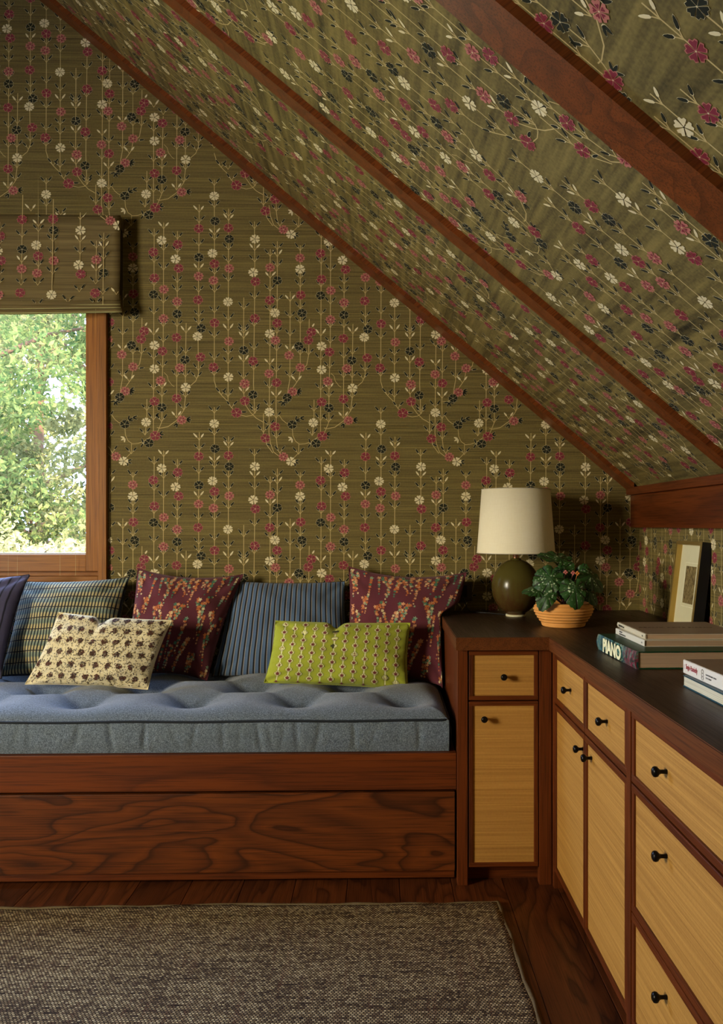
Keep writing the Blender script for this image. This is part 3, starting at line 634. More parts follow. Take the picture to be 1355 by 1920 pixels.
# ------------------------------------------------------------------ cabinets and worktop
def knob_bm(plane, a, z, face):
    prof = [(0, 0), (.0045, 0), (.0048, .002), (.0040, .006), (.0040, .012), (.0060, .0155), (.0096, .0185), (.0104, .0225), (.0092, .0262), (.0055, .0285), (0, .0292)]
    bm = bmesh.new(); R = Matrix.Rotation(math.radians(90), 4, 'X') if plane == 'y' else Matrix.Rotation(math.radians(-90), 4, 'Y')
    T = Matrix.Translation((a, face, z)) if plane == 'y' else Matrix.Translation((face, a, z)); lathe(bm, prof, 24, T @ R); bmesh.ops.recalc_face_normals(bm, faces=bm.faces); return bm
KN = NT('black_iron').out((.010, .009, .009), .28, Metallic=.6)
def front(kind, parent, plane, a0, a1, z0, z1, face, knobs, lab=None, w=.0135):
    """a wooden frame with a woven straw panel and knobs; plane: the axis it faces"""
    def B(bm, p0, p1, d0, d1, q0, q1, bev=.0): box(bm, *((p0, p1, face+d0, face+d1) if plane == 'y' else (face+d0, face+d1, p0, p1)), q0, q1, bev=bev)
    bm = bmesh.new(); h, v = (WX if plane == 'y' else WY), WZ
    B(bm, a0, a1, 0, .019, z1-w, z1, .0022); B(bm, a0, a1, 0, .019, z0, z0+w, .0022)
    nh = len(bm.faces); B(bm, a0, a0+w, .0006, .0185, z0+w*.8, z1-w*.8, .0022); B(bm, a1-w, a1, .0006, .0185, z0+w*.8, z1-w*.8, .0022)
    bm.faces.ensure_lookup_table()
    for f in bm.faces[nh:]: f.material_index = 1
    o = obj(kind, bm, [h, v], parent); o['_w'] = parent['_w']
    o.matrix_parent_inverse = Matrix.Translation(-Vector(parent['_w']))
    if lab: o['label'] = lab
    def sub(name, bm, m, s=False):
        c = obj(name, bm, m, None, s); c.parent = o; return c
    bm = bmesh.new(); B(bm, a0+w*.8, a1-w*.8, .0052, .012, z0+w*.8, z1-w*.8); sub('woven_panel', bm, STRAW_X if plane == 'y' else STRAW_Y)
    for (a, z) in knobs: sub('knob', knob_bm(plane, a, z, face+.005), KN, True)
    return o
FY, FX, ZT_, ZD = 2.60, .530, .729, .571
cab = thing('corner_cabinet', 'narrow oak cabinet with straw drawer and door, beside the daybed', 'cabinet', (.38, 2.62, 0))
obj('post', bx(.235, .267, FY, FY+.035, 0, .731, bev=.0018), WZ, cab)
obj('side_panel', bx(.236, .252, FY+.035, YB-.002, 0, .731), WZ, cab)
obj('stile', bx(.4895, FX-.0015, FY, FY+.03, 0, .731, bev=.0015), WZ, cab)
obj('plinth', bx(.267, FX, 2.655, 2.675, 0, .056), WX, cab)
obj('inner_case', bx(.253, XR-.004, 2.68, YB-.01, 0, .728), plain('case_dark', (.012, .005, .003)), cab)
obj('cross_rail', bx(.2675, .489, FY+.021, FY+.035, .05, .731), plain('case_dark_rail', (.010, .004, .002)), cab)
def dim(px, y): return at(px, 0, y).x
front('drawer', cab, 'y', .2705, .4870, ZD+.0025, .7265, FY+.002, [(.3775, .6475)])
front('door', cab, 'y', .2705, .4870, .056, ZD-.0015, FY+.002, [(.317, .5175)])
run = thing('base_cabinet', 'oak cabinet with two straw drawers over two tall straw doors', 'cabinet', (.75, 2.19, 0))
obj('stile', bx(FX, FX+.03, 2.5725, 2.5985, 0, .731, bev=.0015), WZ, run)
obj('inner_case', bx(.60, XR-.003, 1.81, 2.598, 0, .727), plain('case_dark2', (.012, .005, .003)), run)
obj('backing', bx(FX+.021, .599, 1.81, 2.598, .05, .727), plain('case_dark3', (.010, .004, .002)), run)
obj('plinth', bx(.585, .5995, 1.81, 2.598, 0, .05), WY, run)
front('drawer', run, 'x', 2.1875, 2.569, ZD+.0025, .7265, FX, [(2.363, .651)], w=.0165)
front('drawer', run, 'x', 1.8105, 2.1845, ZD+.0025, .7265, FX, [(1.980, .652)], w=.0165)
front('door', run, 'x', 2.1875, 2.569, .056, ZD-.0015, FX, [(2.214, .5245)], w=.0165)
front('door', run, 'x', 1.8105, 2.1845, .056, ZD-.0015, FX, [(2.127, .5245)], w=.0165)
ch = thing('drawer_cabinet', 'wide oak cabinet of three straw drawers nearest the camera', 'cabinet', (.75, 1.39, 0))
obj('stile', bx(FX-.001, FX+.03, 1.7775, 1.8075, 0, .731, bev=.0015), WZ, ch)
obj('inner_case', bx(.60, XR-.003, 1.0, 1.798, 0, .727), plain('case_dark4', (.012, .005, .003)), ch)
obj('backing', bx(FX+.021, .60, 1.0, 1.798, .05, .727), plain('case_dark5', (.010, .004, .002)), ch)
obj('plinth', bx(.585, .60, 1.0, 1.798, 0, .05), WY, ch)
obj('end_panel', bx(FX+.002, XR-.003, .98, .998, 0, .731), WZ, ch)
for z0, z1, kz in ((ZD+.0025, .7265, .655), (.2985, ZD-.0015, .4965), (.056, .2955, .232)):
    front('drawer', ch, 'x', 1.002, 1.7745, z0, z1, FX, [(1.565, kz), (1.19, kz)], w=.0165)
# worktop: L-shaped slab with a lighter front edge
bm = bmesh.new()
L = [(.229, 2.582), (.516, 2.582), (.516, .985), (XR-.002, .985), (XR-.002, YB-.002), (.229, YB-.002)]
prism(bm, L, 'z', .7312, .771); bmesh.ops.bevel(bm, geom=[e for e in bm.edges if abs((e.verts[0].co-e.verts[1].co).z) < .001 and e.verts[0].co.z > .76], offset=.002, segments=2, affect='EDGES')
for f in bm.faces: f.material_index = 0 if f.normal.z > .5 else 1
top_o = obj('worktop', bm, [WTOP, WEDGE]); tag(top_o, 'dark L-shaped oak worktop running over the cabinets', 'worktop')
# ------------------------------------------------------------------ rug
def rugmat():
    t = NT('rug_weave'); c = t.co()
    br = t.add('TexBrick', {'Vector': c, 'Color1': (0, 0, 0, 1), 'Color2': (1, 1, 1, 1), 'Mortar': (0, 0, 0, 1), 'Scale': 1.0, 'Mortar Size': .0014, 'Mortar Smooth': .4, 'Bias': 0.0, 'Brick Width': .0082, 'Row Height': .0066}, offset=.5)
    st = t.noise(t.co((9, 150, 1)), 1, 3, .6); bl = t.noise(t.co((3.2, 26, 1)), 1, 3, .7); wp = t.noise(t.co((60, 5, 1)), 1, 2); w2 = t.noise(t.co((130, 90, 1)), 1, 1)
    f = t.math('ADD', t.math('ADD', t.math('MULTIPLY', br.outputs[0], .26), t.math('MULTIPLY', st, .50)), t.math('ADD', t.math('MULTIPLY', bl, .38), t.math('MULTIPLY', w2, .22)))
    col = t.ramp(f, [(.44, (.030, .016, .008)), (.56, (.125, .075, .038)), (.67, (.31, .225, .12)), (.84, (.70, .57, .34))])
    col = t.mix(t.ramp(wp, [(.55, 0), (.75, .55)]), col, (.22, .095, .05)); fac = br.outputs['Fac']
    col = t.mix(fac, col, (.012, .008, .005))
    return t.out(col, .95, bump=t.math('SUBTRACT', br.outputs[0], t.math('MULTIPLY', fac, 2.0)), bs=.6, bd=.003)
RX0, RX1, RY0, RY1 = -2.3, .348, .15, 2.462
nx, ny = 120, 100; gx, gy = np.meshgrid(np.linspace(0, 1, nx), np.linspace(0, 1, ny))
def ruge(t, s): return .004*np.sin(t*17+s)+.0025*np.sin(t*41+2*s)+.0015*np.sin(t*97+s)
X = RX0+(RX1-RX0)*gx+gx*ruge(gy, 1)-.006*(1-gy)*gx; Y = RY0+(RY1-RY0)*gy+gy*ruge(gx, 2)
Z = .0105+.0012*np.sin(X*7+Y*5)+.0008*np.sin(X*19-Y*13)
rug = thing('rug', 'heathered brown and cream flatweave rug on the oak floor', 'rug', (-.9, 1.3, 0))
o = obj('weave', grid('weave', np.stack([X, Y, Z], -1)), rugmat(), rug, True); m = o.modifiers.new('thick', 'SOLIDIFY'); m.thickness = .009; m.offset = -1
bm = bmesh.new(); pts = [(X[-1, i], Y[-1, i], .007) for i in range(0, nx, 2)]+[(X[i, -1], Y[i, -1], .007) for i in range(ny-1, -1, -2)]
tube(bm, pts, [.006+.0012*math.sin(i*1.9) for i in range(len(pts))], 7)
bd = plain('rug_binding', (.13, .095, .050), .95, .4, 160); o = obj('binding', bm, bd, rug, True); o['label'] = 'tan bound edge'
V = []; T = []; n = 0; r = random.Random(4)
for k in range(2600):                               # loose fibres standing along the far and right edges
    if k < 1900: t_ = r.random(); i = int(t_*(nx-1)); bx_, by_ = RX0+(RX1-RX0)*t_, Y[-1, i]; d = Vector((r.uniform(-.6, .6), 1, r.uniform(.1, .9))).normalized()
    else: t_ = r.random(); i = int(t_*(ny-1)); bx_, by_ = X[i, -1], RY0+(RY1-RY0)*t_; d = Vector((1, r.uniform(-.6, .6), r.uniform(.1, .9))).normalized()
    L_ = r.uniform(.004, .011); w = .0007; p = Vector((bx_, by_, .008)); q = p+d*L_; V += [p+Vector((w, 0, 0)), p-Vector((w, 0, 0)), q, p+Vector((0, 0, w))]; T += [(n, n+1, n+2), (n, n+3, n+2)]; n += 4
o = obj('fringe_fibres', npmesh('fringe_fibres', [tuple(v) for v in V], T), bd, rug); o['kind'] = 'stuff'
# ------------------------------------------------------------------ table lamp
lx, ly = .510, 3.185; lamp = thing('table_lamp', 'olive brown ball table lamp with white drum shade', 'lamp', (lx, ly, .771)); LM = Matrix.Translation((lx, ly, .771))
def glaze():
    t = NT('olive_glaze'); st = t.noise(t.co((60, 60, 3)), 1, 3, .6); z = t.add('SeparateXYZ', {0: t.add('TexCoord').outputs['Object']}).outputs[2]
    f = t.math('MULTIPLY', st, t.ramp(t.math('DIVIDE', t.math('SUBTRACT', z, .771), .21), [(.1, 1), (.6, .5), (.85, 0)])); f = t.ramp(f, [(.15, 0), (.5, 1)])
    return t.out(t.mix(f, (.080, .066, .014), (.066, .030, .009)), .22, bump=st, bs=.06)
pr = [(.034, .006)]+[(.0915*math.sin(a)*(1 if a > 1.5 else 1), .111-.106*math.cos(a)) for a in np.linspace(.42, 2.86, 30)]+[(.0205, .2125), (.0190, .219), (.0175, .2205), (.009, .2205)]
bm = bmesh.new(); lathe(bm, pr, 48, LM); bmesh.ops.recalc_face_normals(bm, faces=bm.faces); obj('body', bm, glaze(), lamp, True)
bm = bmesh.new(); lathe(bm, [(0, 0), (.037, 0), (.0385, .002), (.038, .007), (.030, .009)], 40, LM); obj('foot', bm, plain('bare_clay', (.62, .58, .38), .7), lamp, True)
bm = bmesh.new(); lathe(bm, [(.0108, .219), (.0108, .245), (.0125, .246), (.0125, .262), (.004, .264), (.004, .47), (0, .472)], 24, LM); obj('stem', bm, NT('brass').out((.55, .28, .16), .3, Metallic=1.), lamp, True)
def shadem():
    t = NT('shade_linen_white'); n = t.noise(t.co((300, 300, 40)), 1, 2); n2 = t.noise(t.co((30, 30, 500)), 1, 2); f = t.math('ADD', t.math('MULTIPLY', n, .5), t.math('MULTIPLY', n2, .5))
    return t.out(t.mix(f, (.80, .71, .47), (.92, .85, .62)), .85, bump=f, bs=.12, bd=.0004)
bm = bmesh.new(); lathe(bm, [(.1475, .240), (.1295, .482), (.1275, .482), (.1455, .240), (.1475, .240)], 64, LM); obj('lamp_shade', bm, shadem(), lamp, True)
bm = bmesh.new()
RW = plain('ring_wire', (.50, .45, .32), .5)
for z, rr in ((.2405, .1480), (.4815, .1300)):
    b2 = bmesh.new(); tube(b2, [LM @ Vector((rr*math.cos(a), rr*math.sin(a), z)) for a in np.linspace(0, 2*math.pi, 65)], .0013, 6); obj('shade_ring', b2, RW, lamp, True)
if 0: tube(bm, [LM @ Vector((rr*math.cos(a), rr*math.sin(a), z)) for a in np.linspace(0, 2*math.pi, 65)], .0013, 6)
for k in range(3): a = k*2.09+.4; tube(bm, [LM @ Vector((.004*math.cos(a), .004*math.sin(a), .455)), LM @ Vector((.128*math.cos(a), .128*math.sin(a), .478))], .0014, 5)
obj('shade_spider', bm, RW, lamp, True)
# cord and outlet
bm = bmesh.new(); pts = [(.322, YB-.006, .85), (.325, 3.375, .835), (.34, 3.35, .79), (.352, 3.33, .7742), (.375, 3.31, .7735), (.41, 3.285, .7735), (.455, 3.24, .7735), (.478, 3.215, .7738)]
P = []; 
for i in range(len(pts)-1):
    a = [Vector(pts[max(0, min(len(pts)-1, i+q))]) for q in (-1, 0, 1, 2)]
    for t_ in (0, .25, .5, .75): P.append(.5*((2*a[1])+(a[2]-a[0])*t_+(2*a[0]-5*a[1]+4*a[2]-a[3])*t_**2+(3*a[1]-a[0]-3*a[2]+a[3])*t_**3))
tube(bm, P, .0022, 7); obj('cord', bm, plain('black_cord', (.012, .011, .010), .5), lamp, True)
ot = thing('power_outlet', 'dark bronze wall outlet beside the right burgundy cushion', 'outlet', (.327, YB, .85))
obj('cover_plate', bx(.288, .366, YB-.008, YB-.0015, .812, .888, bev=.002), plain('bronze_plate', (.075, .055, .028), .5), ot)
obj('socket', bx(.306, .345, YB-.011, YB-.007, .826, .874, bev=.001), plain('black_socket', (.008, .007, .006), .5), ot)
# ------------------------------------------------------------------ begonia in a terracotta bowl
pxc, pyc = .622, 2.865; pot = thing('potted_begonia', 'begonia with silver speckled dark leaves in a ribbed terracotta bowl', 'potted plant', (pxc, pyc, .771)); PM = Matrix.Translation((pxc, pyc, .771))
prof = [(0, 0), (.066, 0), (.070, .002), (.074, .006)]
for i in range(37):
    t_ = i/36; rr = .072+.0305*math.sin(min(1, t_*1.18)*math.pi/2)**1.05-(.012*max(0, t_-.72)/.28)**1; prof.append((rr+.0019*math.sin(t_*math.pi*2*7.5), .008+t_*.074))
prof += [(prof[-1][0]-.007, .083), (prof[-1][0]-.010, .075), (.07, .066), (0, .066)]
def terra():
    t = NT('terracotta'); n = t.noise(t.co((12, 12, 70)), 1, 4, .6); n2 = t.noise(t.co(), 60, 3)
    return t.out(t.mix(n, (.58, .23, .045), (.82, .40, .11)), .8, bump=t.math('ADD', n, t.math('MULTIPLY', n2, .5)), bs=.3, bd=.002)
bm = bmesh.new(); lathe(bm, prof, 64, PM); bmesh.ops.recalc_face_normals(bm, faces=bm.faces); obj('bowl', bm, terra(), pot, True)
bm = bmesh.new(); lathe(bm, [(.083, .067), (.06, .071), (.03, .073), (0, .074)], 32, PM); obj('soil', bm, plain('soil', (.02, .013, .008), .95, .5, 120), pot, True)
def leafmat():
    t = NT('begonia_leaf'); s = t.add('SeparateXYZ', {0: t.add('TexCoord').outputs['UV']}); a, rr = s.outputs[0], s.outputs[1]    # u: angle, v: radius
    vein = t.ramp(t.math('ABSOLUTE', t.math('SUBTRACT', t.math('FRACT', t.math('MULTIPLY', a, 9.0)), .5)), [(0, 0), (.035, 0), (.09, 1)])
    vo = t.add('TexVoronoi', {'Vector': t.co((1, 1, 1)), 'Scale': 115.0}).outputs['Distance']; sp = t.ramp(vo, [(.24, 1), (.42, 0)])
    ring = t.ramp(rr, [(.05, .1), (.30, .9), (.62, 1), (.80, .25), (.92, 0)]); big = t.ramp(t.noise(t.co(), 38, 2), [(.42, 0), (.60, 1)])
    f = t.math('MULTIPLY', t.math('MULTIPLY', sp, ring), t.math('MULTIPLY', vein, big))
    g = t.mix(t.noise(t.co(), 90, 3), (.010, .032, .008), (.034, .105, .020)); g = t.mix(vein, (.012, .012, .008), g)
    return t.out(t.mix(f, g, (.55, .66, .44)), .42, bump=t.math('ADD', vein, t.noise(t.co(), 70, 2)), bs=.5, bd=.003)
LEAF = leafmat(); STALK = plain('begonia_stalk', (.14, .045, .03), .6)
def begonia_leaf(center, tip, normal, L, seed, curl=.25):
    """center: where the stalk meets the blade; tip: direction of the point; L: length"""
    r = random.Random(seed); n_, m_ = 54, 9; c = Vector(center); t_ = Vector(tip).normalized(); nn = Vector(normal); nn = (nn-t_*nn.dot(t_)).normalized(); s_ = t_.cross(nn)
    P = []; ph = r.uniform(0, 6)
    for j in range(m_+1):
        row = []
        for i in range(n_+1):
            a = -math.pi+2*math.pi*i/n_                     # 0 = tip
            R = .62+.38*math.exp(-(abs(a)/.55)**1.6)+.10*math.cos(a-1.2) - .30*math.exp(-((math.pi-abs(a))/.28)**2)
            R *= 1+.05*(2*abs(((i/2.0) % 1)-.5)-.5)*(j == m_)
            rho = j/m_; x, y = math.cos(a)*R*rho, math.sin(a)*R*rho*1.02
            z = -curl*(x*x*.9+y*y*1.3)+.05*rho*math.cos(9*(a+math.pi))*(rho*.8)+.035*math.sin(x*7+ph)*math.sin(y*6+ph)
            row.append(c+(t_*x+s_*y+nn*z)*L)
        P.append([tuple(v) for v in row])
    return grid('leaf', np.array(P))
LV = [  # px, py, depth, tip direction, normal, length
    (1032, 1084, 2.79, (-.5, -.25, -.75), (-.30, -.9, .35), .080), (1027, 1116, 2.775, (-.5, -.3, -.8), (-.25, -.85, .4), .055), (1008, 1108, 2.79, (-.9, 0, .1), (-.2, -.5, .8), .05),
    (1078, 1102, 2.76, (.1, -.3, -.9), (.05, -.95, .35), .068), (1106, 1078, 2.83, (.75, -.1, -.65), (.45, -.7, .55), .070), (1052, 1070, 2.86, (.6, .1, .55), (-.3, -.8, .6), .052),
    (1050, 1048, 2.90, (-1, .1, .22), (-.05, -.45, 1), .078), (1086, 1084, 2.87, (.2, -.2, .6), (.1, -.8, .6), .050), (1105, 1112, 2.80, (.6, -.2, -.7), (.5, -.75, .3), .045),
    (1062, 1092, 2.84, (-.2, -.3, -.8), (0, -.9, .4), .055), (1040, 1078, 2.90, (-.3, .5, .6), (-.2, .2, 1), .05), (1090, 1090, 2.93, (.5, .8, .1), (.1, .2, 1), .055), (1018, 1098, 2.92, (-.6, .7, .1), (-.2, .1, 1), .05)]
for i, (a, b, y, tp, nm, L_) in enumerate(LV):
    c = at(a, b, y); o = obj('leaf', begonia_leaf(c, tp, nm, L_, i, .10 if i == 6 else .32), LEAF, pot, True); o['_w'] = pot['_w']
    q = Vector((pxc, pyc, .842)); mid = (c+q)/2+Vector((0, .005, .018)); bm = bmesh.new()
    pts = [q.lerp(mid, t_).lerp(mid.lerp(c, t_), t_) for t_ in np.linspace(0, 1, 9)]
    tube(bm, pts, [.0022-.0008*k/8 for k in range(9)], 6); s_ = obj('stalk', bm, STALK, None, True); s_.parent = o
for i, (a, b, y, col) in enumerate(((1074, 1074, 2.80, 0), (1082, 1075, 2.80, 1), (1060, 1073, 2.80, 0))):
    bm = bmesh.new(); c = at(a, b, y)
    for k in range(4):
        d = Vector((math.cos(k*1.6), -.3, math.sin(k*1.6)))*.0045
        bmesh.ops.create_icosphere(bm, subdivisions=2, radius=.0036, matrix=Matrix.Translation(c+d) @ Matrix.Diagonal((1, .6, 1, 1)))
    tube(bm, [c, c+Vector((0, .02, -.02)), Vector((pxc, pyc, .845))], .001, 5)
    obj('blossom', bm, plain('blossom_%d' % i, ((.55, .16, .14), (.62, .22, .05))[col], .6), pot, True)
# ------------------------------------------------------------------ framed print leaning on the right wall
fr = thing('picture_frame', 'small gold and black deep frame with a cream mat, leaning on the right wall', 'picture frame', (.985, 2.77, .771))
y0, y1, hh, dp = 2.655, 2.885, .294, .030; lean = math.radians(6.8)
FM = Matrix.Translation((.985, 0, .7715)) @ Matrix.Rotation(lean, 4, 'Y')      # local: x depth into wall, y along wall, z up the frame
def fbox(x0, x1, a, b, z0, z1, bev=0): bm = bmesh.new(); box(bm, x0, x1, a, b, z0, z1, bev=bev, M=FM); return bm
GOLD = NT('gold_leaf').out((.50, .34, .10), .38, Metallic=.75); BLK = plain('frame_black', (.006, .005, .005), .6)
bw = .012
for q in ((y0, y0+bw, 0, hh), (y1-bw, y1, 0, hh), (y0+bw, y1-bw, hh-bw, hh), (y0+bw, y1-bw, 0, bw)): obj('frame_rail', fbox(0, .024, *q, bev=.0012), GOLD, fr)
obj('outer_case', fbox(.002, .036, y0-.0025, y0-.0003, .0, hh), BLK, fr)
obj('back_board', fbox(.026, .036, y0, y1, 0, hh), BLK, fr)
obj('mat', fbox(.0185, .0205, y0+bw, y1-bw, bw, hh-bw), plain('mat_board', (.66, .62, .38), .85, .03), fr)
def etching():
    t = NT('etching'); n = t.noise(t.co((1, 1, 1)), 60, 5, .7, 1.0); return t.out(t.ramp(n, [(.35, (.07, .045, .015)), (.55, (.22, .16, .06)), (.7, (.36, .29, .13))]), .8)
yc = (y0+y1)/2; a0, a1, b0, b1 = yc-.048, yc+.040, .088, .212
bm = fbox(.0172, .0186, a0, a1, b0, b1); pm = obj('picture', bm, etching(), fr)
for q in ((a0-.012, a0-.010, b0-.012, b1+.012), (a1+.010, a1+.012, b0-.012, b1+.012), (a0-.012, a1+.012, b1+.010, b1+.012), (a0-.012, a1+.012, b0-.012, b0-.010)):
    obj('mat_bevel', fbox(.0178, .0188, *q), plain('bevel_white', (.80, .76, .55), .7), fr)
# ------------------------------------------------------------------ books
PAGE = None
def pagemat(name, c, ax):
    t = NT(name); n = t.noise(t.co((4, 4, 900)), 1, 2, .6); return t.out(t.mix(t.ramp(n, [(.35, 0), (.65, 1)]), tuple(q*.72 for q in c), c), .85, bump=n, bs=.3, bd=.0005)
PG_TAN, PG_CREAM = pagemat('pages_tan', (.50, .33, .19), 'z'), pagemat('pages_cream', (.66, .62, .46), 'z')
def text(body, size, M, m, parent, name='title', bold=0.0, sx=1.0, align='LEFT'):
    cu = bpy.data.curves.new(name, 'FONT'); cu.body = body; cu.size = size; cu.extrude = .00015; cu.offset = bold; cu.align_x = align; cu.resolution_u = 3
    o = bpy.data.objects.new(name, cu); C.objects.link(o); dg = bpy.context.evaluated_depsgraph_get(); me = bpy.data.meshes.new_from_object(o.evaluated_get(dg)); bpy.data.objects.remove(o); bpy.data.curves.remove(cu)
    me.transform(M @ Matrix.Diagonal((sx, 1, 1, 1))); return obj(name, me, m, parent)
def book(label, x, y, z, w, l, t, rot, cov, pg, group, spine='left', bt=.0025, rnd=.0, page_in=.004, name='book', topm=None):
    """near spine corner at (x,y,z); w along +x, l along +y; rot in degrees about z"""
    M = Matrix.Translation((x, y, z)) @ Matrix.Rotation(math.radians(rot), 4, 'Z'); b = thing(name, label, 'book', (x, y, z), group)
    def lb(*q, bev=0): bm = bmesh.new(); box(bm, *q, bev=bev, M=M); return bm
    bm = bmesh.new(); box(bm, 0.001, w, 0, l, t-bt, t, bev=bt*.35, M=M); box(bm, 0.001, w, 0, l, 0, bt, bev=bt*.35, M=M)
    sp = (0, bt*1.2) if spine == 'left' else (w-bt, w)
    if rnd:
        poly = [(-rnd*math.sin(math.pi*i/8), t*i/8) for i in range(9)]+[(bt*1.3, t), (bt*1.3, 0)]; b2 = bmesh.new(); prism(b2, poly, 'y', 0, l)
        for v in b2.verts: v.co = M @ v.co
        me = bpy.data.meshes.new('t'); b2.to_mesh(me); b2.free(); bm.from_mesh(me); bpy.data.meshes.remove(me)
    else: box(bm, sp[0], sp[1], 0, l, bt*.5, t-bt*.5, bev=.0006, M=M)
    obj('cover', bm, cov, b)
    e0, e1 = (bt, w-page_in) if spine == 'left' else (page_in, w-bt)
    obj('page_block', lb(e0, e1, page_in*.6, l-page_in, bt, t-bt), pg, b)
    return b, M
SPM = Matrix(((0, 0, -1, 0), (-1, 0, 0, 0), (0, 1, 0, 0), (0, 0, 0, 1)))   # text x -> -y, y -> +z, z(normal) -> -x
def swirl():
    t = NT('swirl_cover'); c = t.co(); n = t.noise(c, 15, 2, .6, 2.5); n2 = t.noise(c, 34, 3, .6, 2.0); y = t.add('SeparateXYZ', {0: c}).outputs[1]
    a = t.ramp(n, [(.34, (.01, .03, .03)), (.44, (.02, .16, .15)), (.50, (.30, .33, .22)), (.53, (.01, .05, .04)), (.62, (.02, .10, .17)), (.7, (.02, .04, .02))])
    pk = t.ramp(n2, [(.44, (.01, .05, .04)), (.5, (.30, .02, .06)), (.56, (.02, .10, .09)), (.6, (.25, .25, .2)), (.64, (.02, .06, .05))]); bl = t.ramp(n2, [(.4, (.01, .06, .10)), (.5, (.03, .20, .22)), (.56, (.30, .30, .2)), (.6, (.01, .07, .06))])
    f1 = t.ramp(t.math('SUBTRACT', y, 2.0), [(.075, 1), (.11, 0)]); f2 = t.ramp(t.math('SUBTRACT', y, 2.0), [(.275, 0), (.31, 1)])
    return t.out(t.mix(f2, t.mix(f1, a, pk), bl), .3)
COVG = plain('green_board', (.006, .05, .018), .4)
b, M = book('thick swirled teal book lettered PIANO at the bottom of the back stack', .612, 2.005, .771, .27, .330, .0425, 1.2, swirl(), PG_TAN, 'stacked books on the worktop', bt=.0034, rnd=.005)
text('PIANO', .0475, M @ Matrix.Translation((-.0056, .268, .0048)) @ SPM, plain('title_cream', (.86, .82, .50), .5), b, bold=.0022, sx=1.12)
for q in ((.0401, .0426), (-.0001, .0030)):
    bm = bmesh.new(); box(bm, .004, .271, -.0004, .331, *q, M=M); obj('board_edge', bm, COVG, b)['label'] = 'dark green board edge'
WHT, OFFW = plain('white_cover', (.66, .62, .50), .45, .04), plain('offwhite_cover', (.60, .54, .38), .5, .05)
b, M = book('slim white book between the thick PIANO book and the brown topped book', .656, 2.085, .8136, .25, .252, .0158, .4, WHT, PG_TAN, 'stacked books on the worktop', bt=.001)
INK = plain('ink_black', (.03, .028, .025), .6)
text('MODERNE', .0058, M @ Matrix.Translation((-.0005, .215, .0092)) @ SPM, INK, b, 'spine_text'); text('ILLUSTRATION BOOK', .0058, M @ Matrix.Translation((-.0005, .215, .0030)) @ SPM, INK, b, 'spine_text')
text('ICA', .0050, M @ Matrix.Translation((-.0005, .024, .006)) @ SPM, INK, b, 'spine_text')
b, M = book('thin off-white book with brown top cover, topmost of the back stack', .665, 2.104, .8296, .25, .262, .0128, -.8, OFFW, PG_TAN, 'stacked books on the worktop', bt=.001, rnd=.0022)
text('BRASILIANA Book', .0072, M @ Matrix.Translation((-.0024, .245, .0040)) @ SPM, INK, b, 'spine_text', bold=.00018); text('KEH', .0050, M @ Matrix.Translation((-.0024, .025, .0045)) @ SPM, INK, b, 'spine_text')
def browncov():
    t = NT('brown_cover'); n = t.noise(t.co((1, 30, 1)), 6, 3); return t.out(t.mix(n, (.20, .13, .07), (.32, .22, .125)), .45)
bm = bmesh.new(); box(bm, .004, .249, .001, .261, .0127, .0133, M=M); obj('top_cover', bm, browncov(), b)['label'] = 'brown top cover'
text('BEAUX ARTS PIANO', .020, M @ Matrix.Translation((.02, .125, .0134)), plain('title_brown', (.07, .04, .02), .6), b, sx=1.1)
def tealcov():
    t = NT('teal_cover'); n = t.noise(t.co(), 30, 3, .6, 1); return t.out(t.mix(n, (.005, .02, .03), (.02, .09, .12)), .4)
b, M = book('dark teal covered book with cream page edge outward, under Single-Handedly', .650, 1.560, .771, .26, .232, .0250, .9, tealcov(), PG_CREAM, 'stacked books on the worktop', spine='right', bt=.0030, page_in=.0025)
WH2 = plain('white_spine', (.72, .68, .60), .5, .03)
b, M = book('white book titled Single-Handedly on top of the near stack', .662, 1.572, .7963, .26, .242, .0290, 1.5, WH2, PG_CREAM, 'stacked books on the worktop', bt=.0014)
RED = plain('ink_red', (.38, .045, .04), .6)
text('Single-Handedly', .0155, M @ Matrix.Translation((-.0007, .226, .0115)) @ SPM, RED, b, bold=.0001, sx=.62)
text('( ', .012, M @ Matrix.Translation((-.0007, .236, .0115)) @ SPM, RED, b, 'spine_text', sx=.6)
bm = bmesh.new()
def ln(a, c, r=.0003): tube(bm, [M @ Vector((-.0006, *a)), M @ Vector((-.0006, *c))], r, 4)
cyy = .138
hexa = [(cyy+.0055*math.cos(t_), .0135+.0045*math.sin(t_)) for t_ in np.linspace(0, 2*math.pi, 7)]
for zo in (.007, 0, -.006):
    for a, c in zip(hexa, hexa[1:]): ln((a[0], a[1]+zo), (c[0], c[1]+zo))
ln((cyy, .0255), (cyy+.005, .021)); ln((cyy, .0255), (cyy-.005, .021)); ln((cyy-.004, .0035), (cyy-.004, .008)); ln((cyy+.004, .0035), (cyy+.004, .008))
obj('spine_drawing', bm, plain('ink_grey', (.12, .10, .09), .6), b)
text('CONTEMPORARY ARCHI-', .0045, M @ Matrix.Translation((-.0007, .122, .0155)) @ SPM, INK, b, 'spine_text'); text('TECTS DRAW', .0045, M @ Matrix.Translation((-.0007, .122, .0090)) @ SPM, INK, b, 'spine_text')
bm = bmesh.new(); box(bm, .003, .259, .001, .241, .0289, .0295, M=M); obj('top_cover', bm, plain('tan_top', (.24, .155, .085), .45), b)['label'] = 'tan top cover'
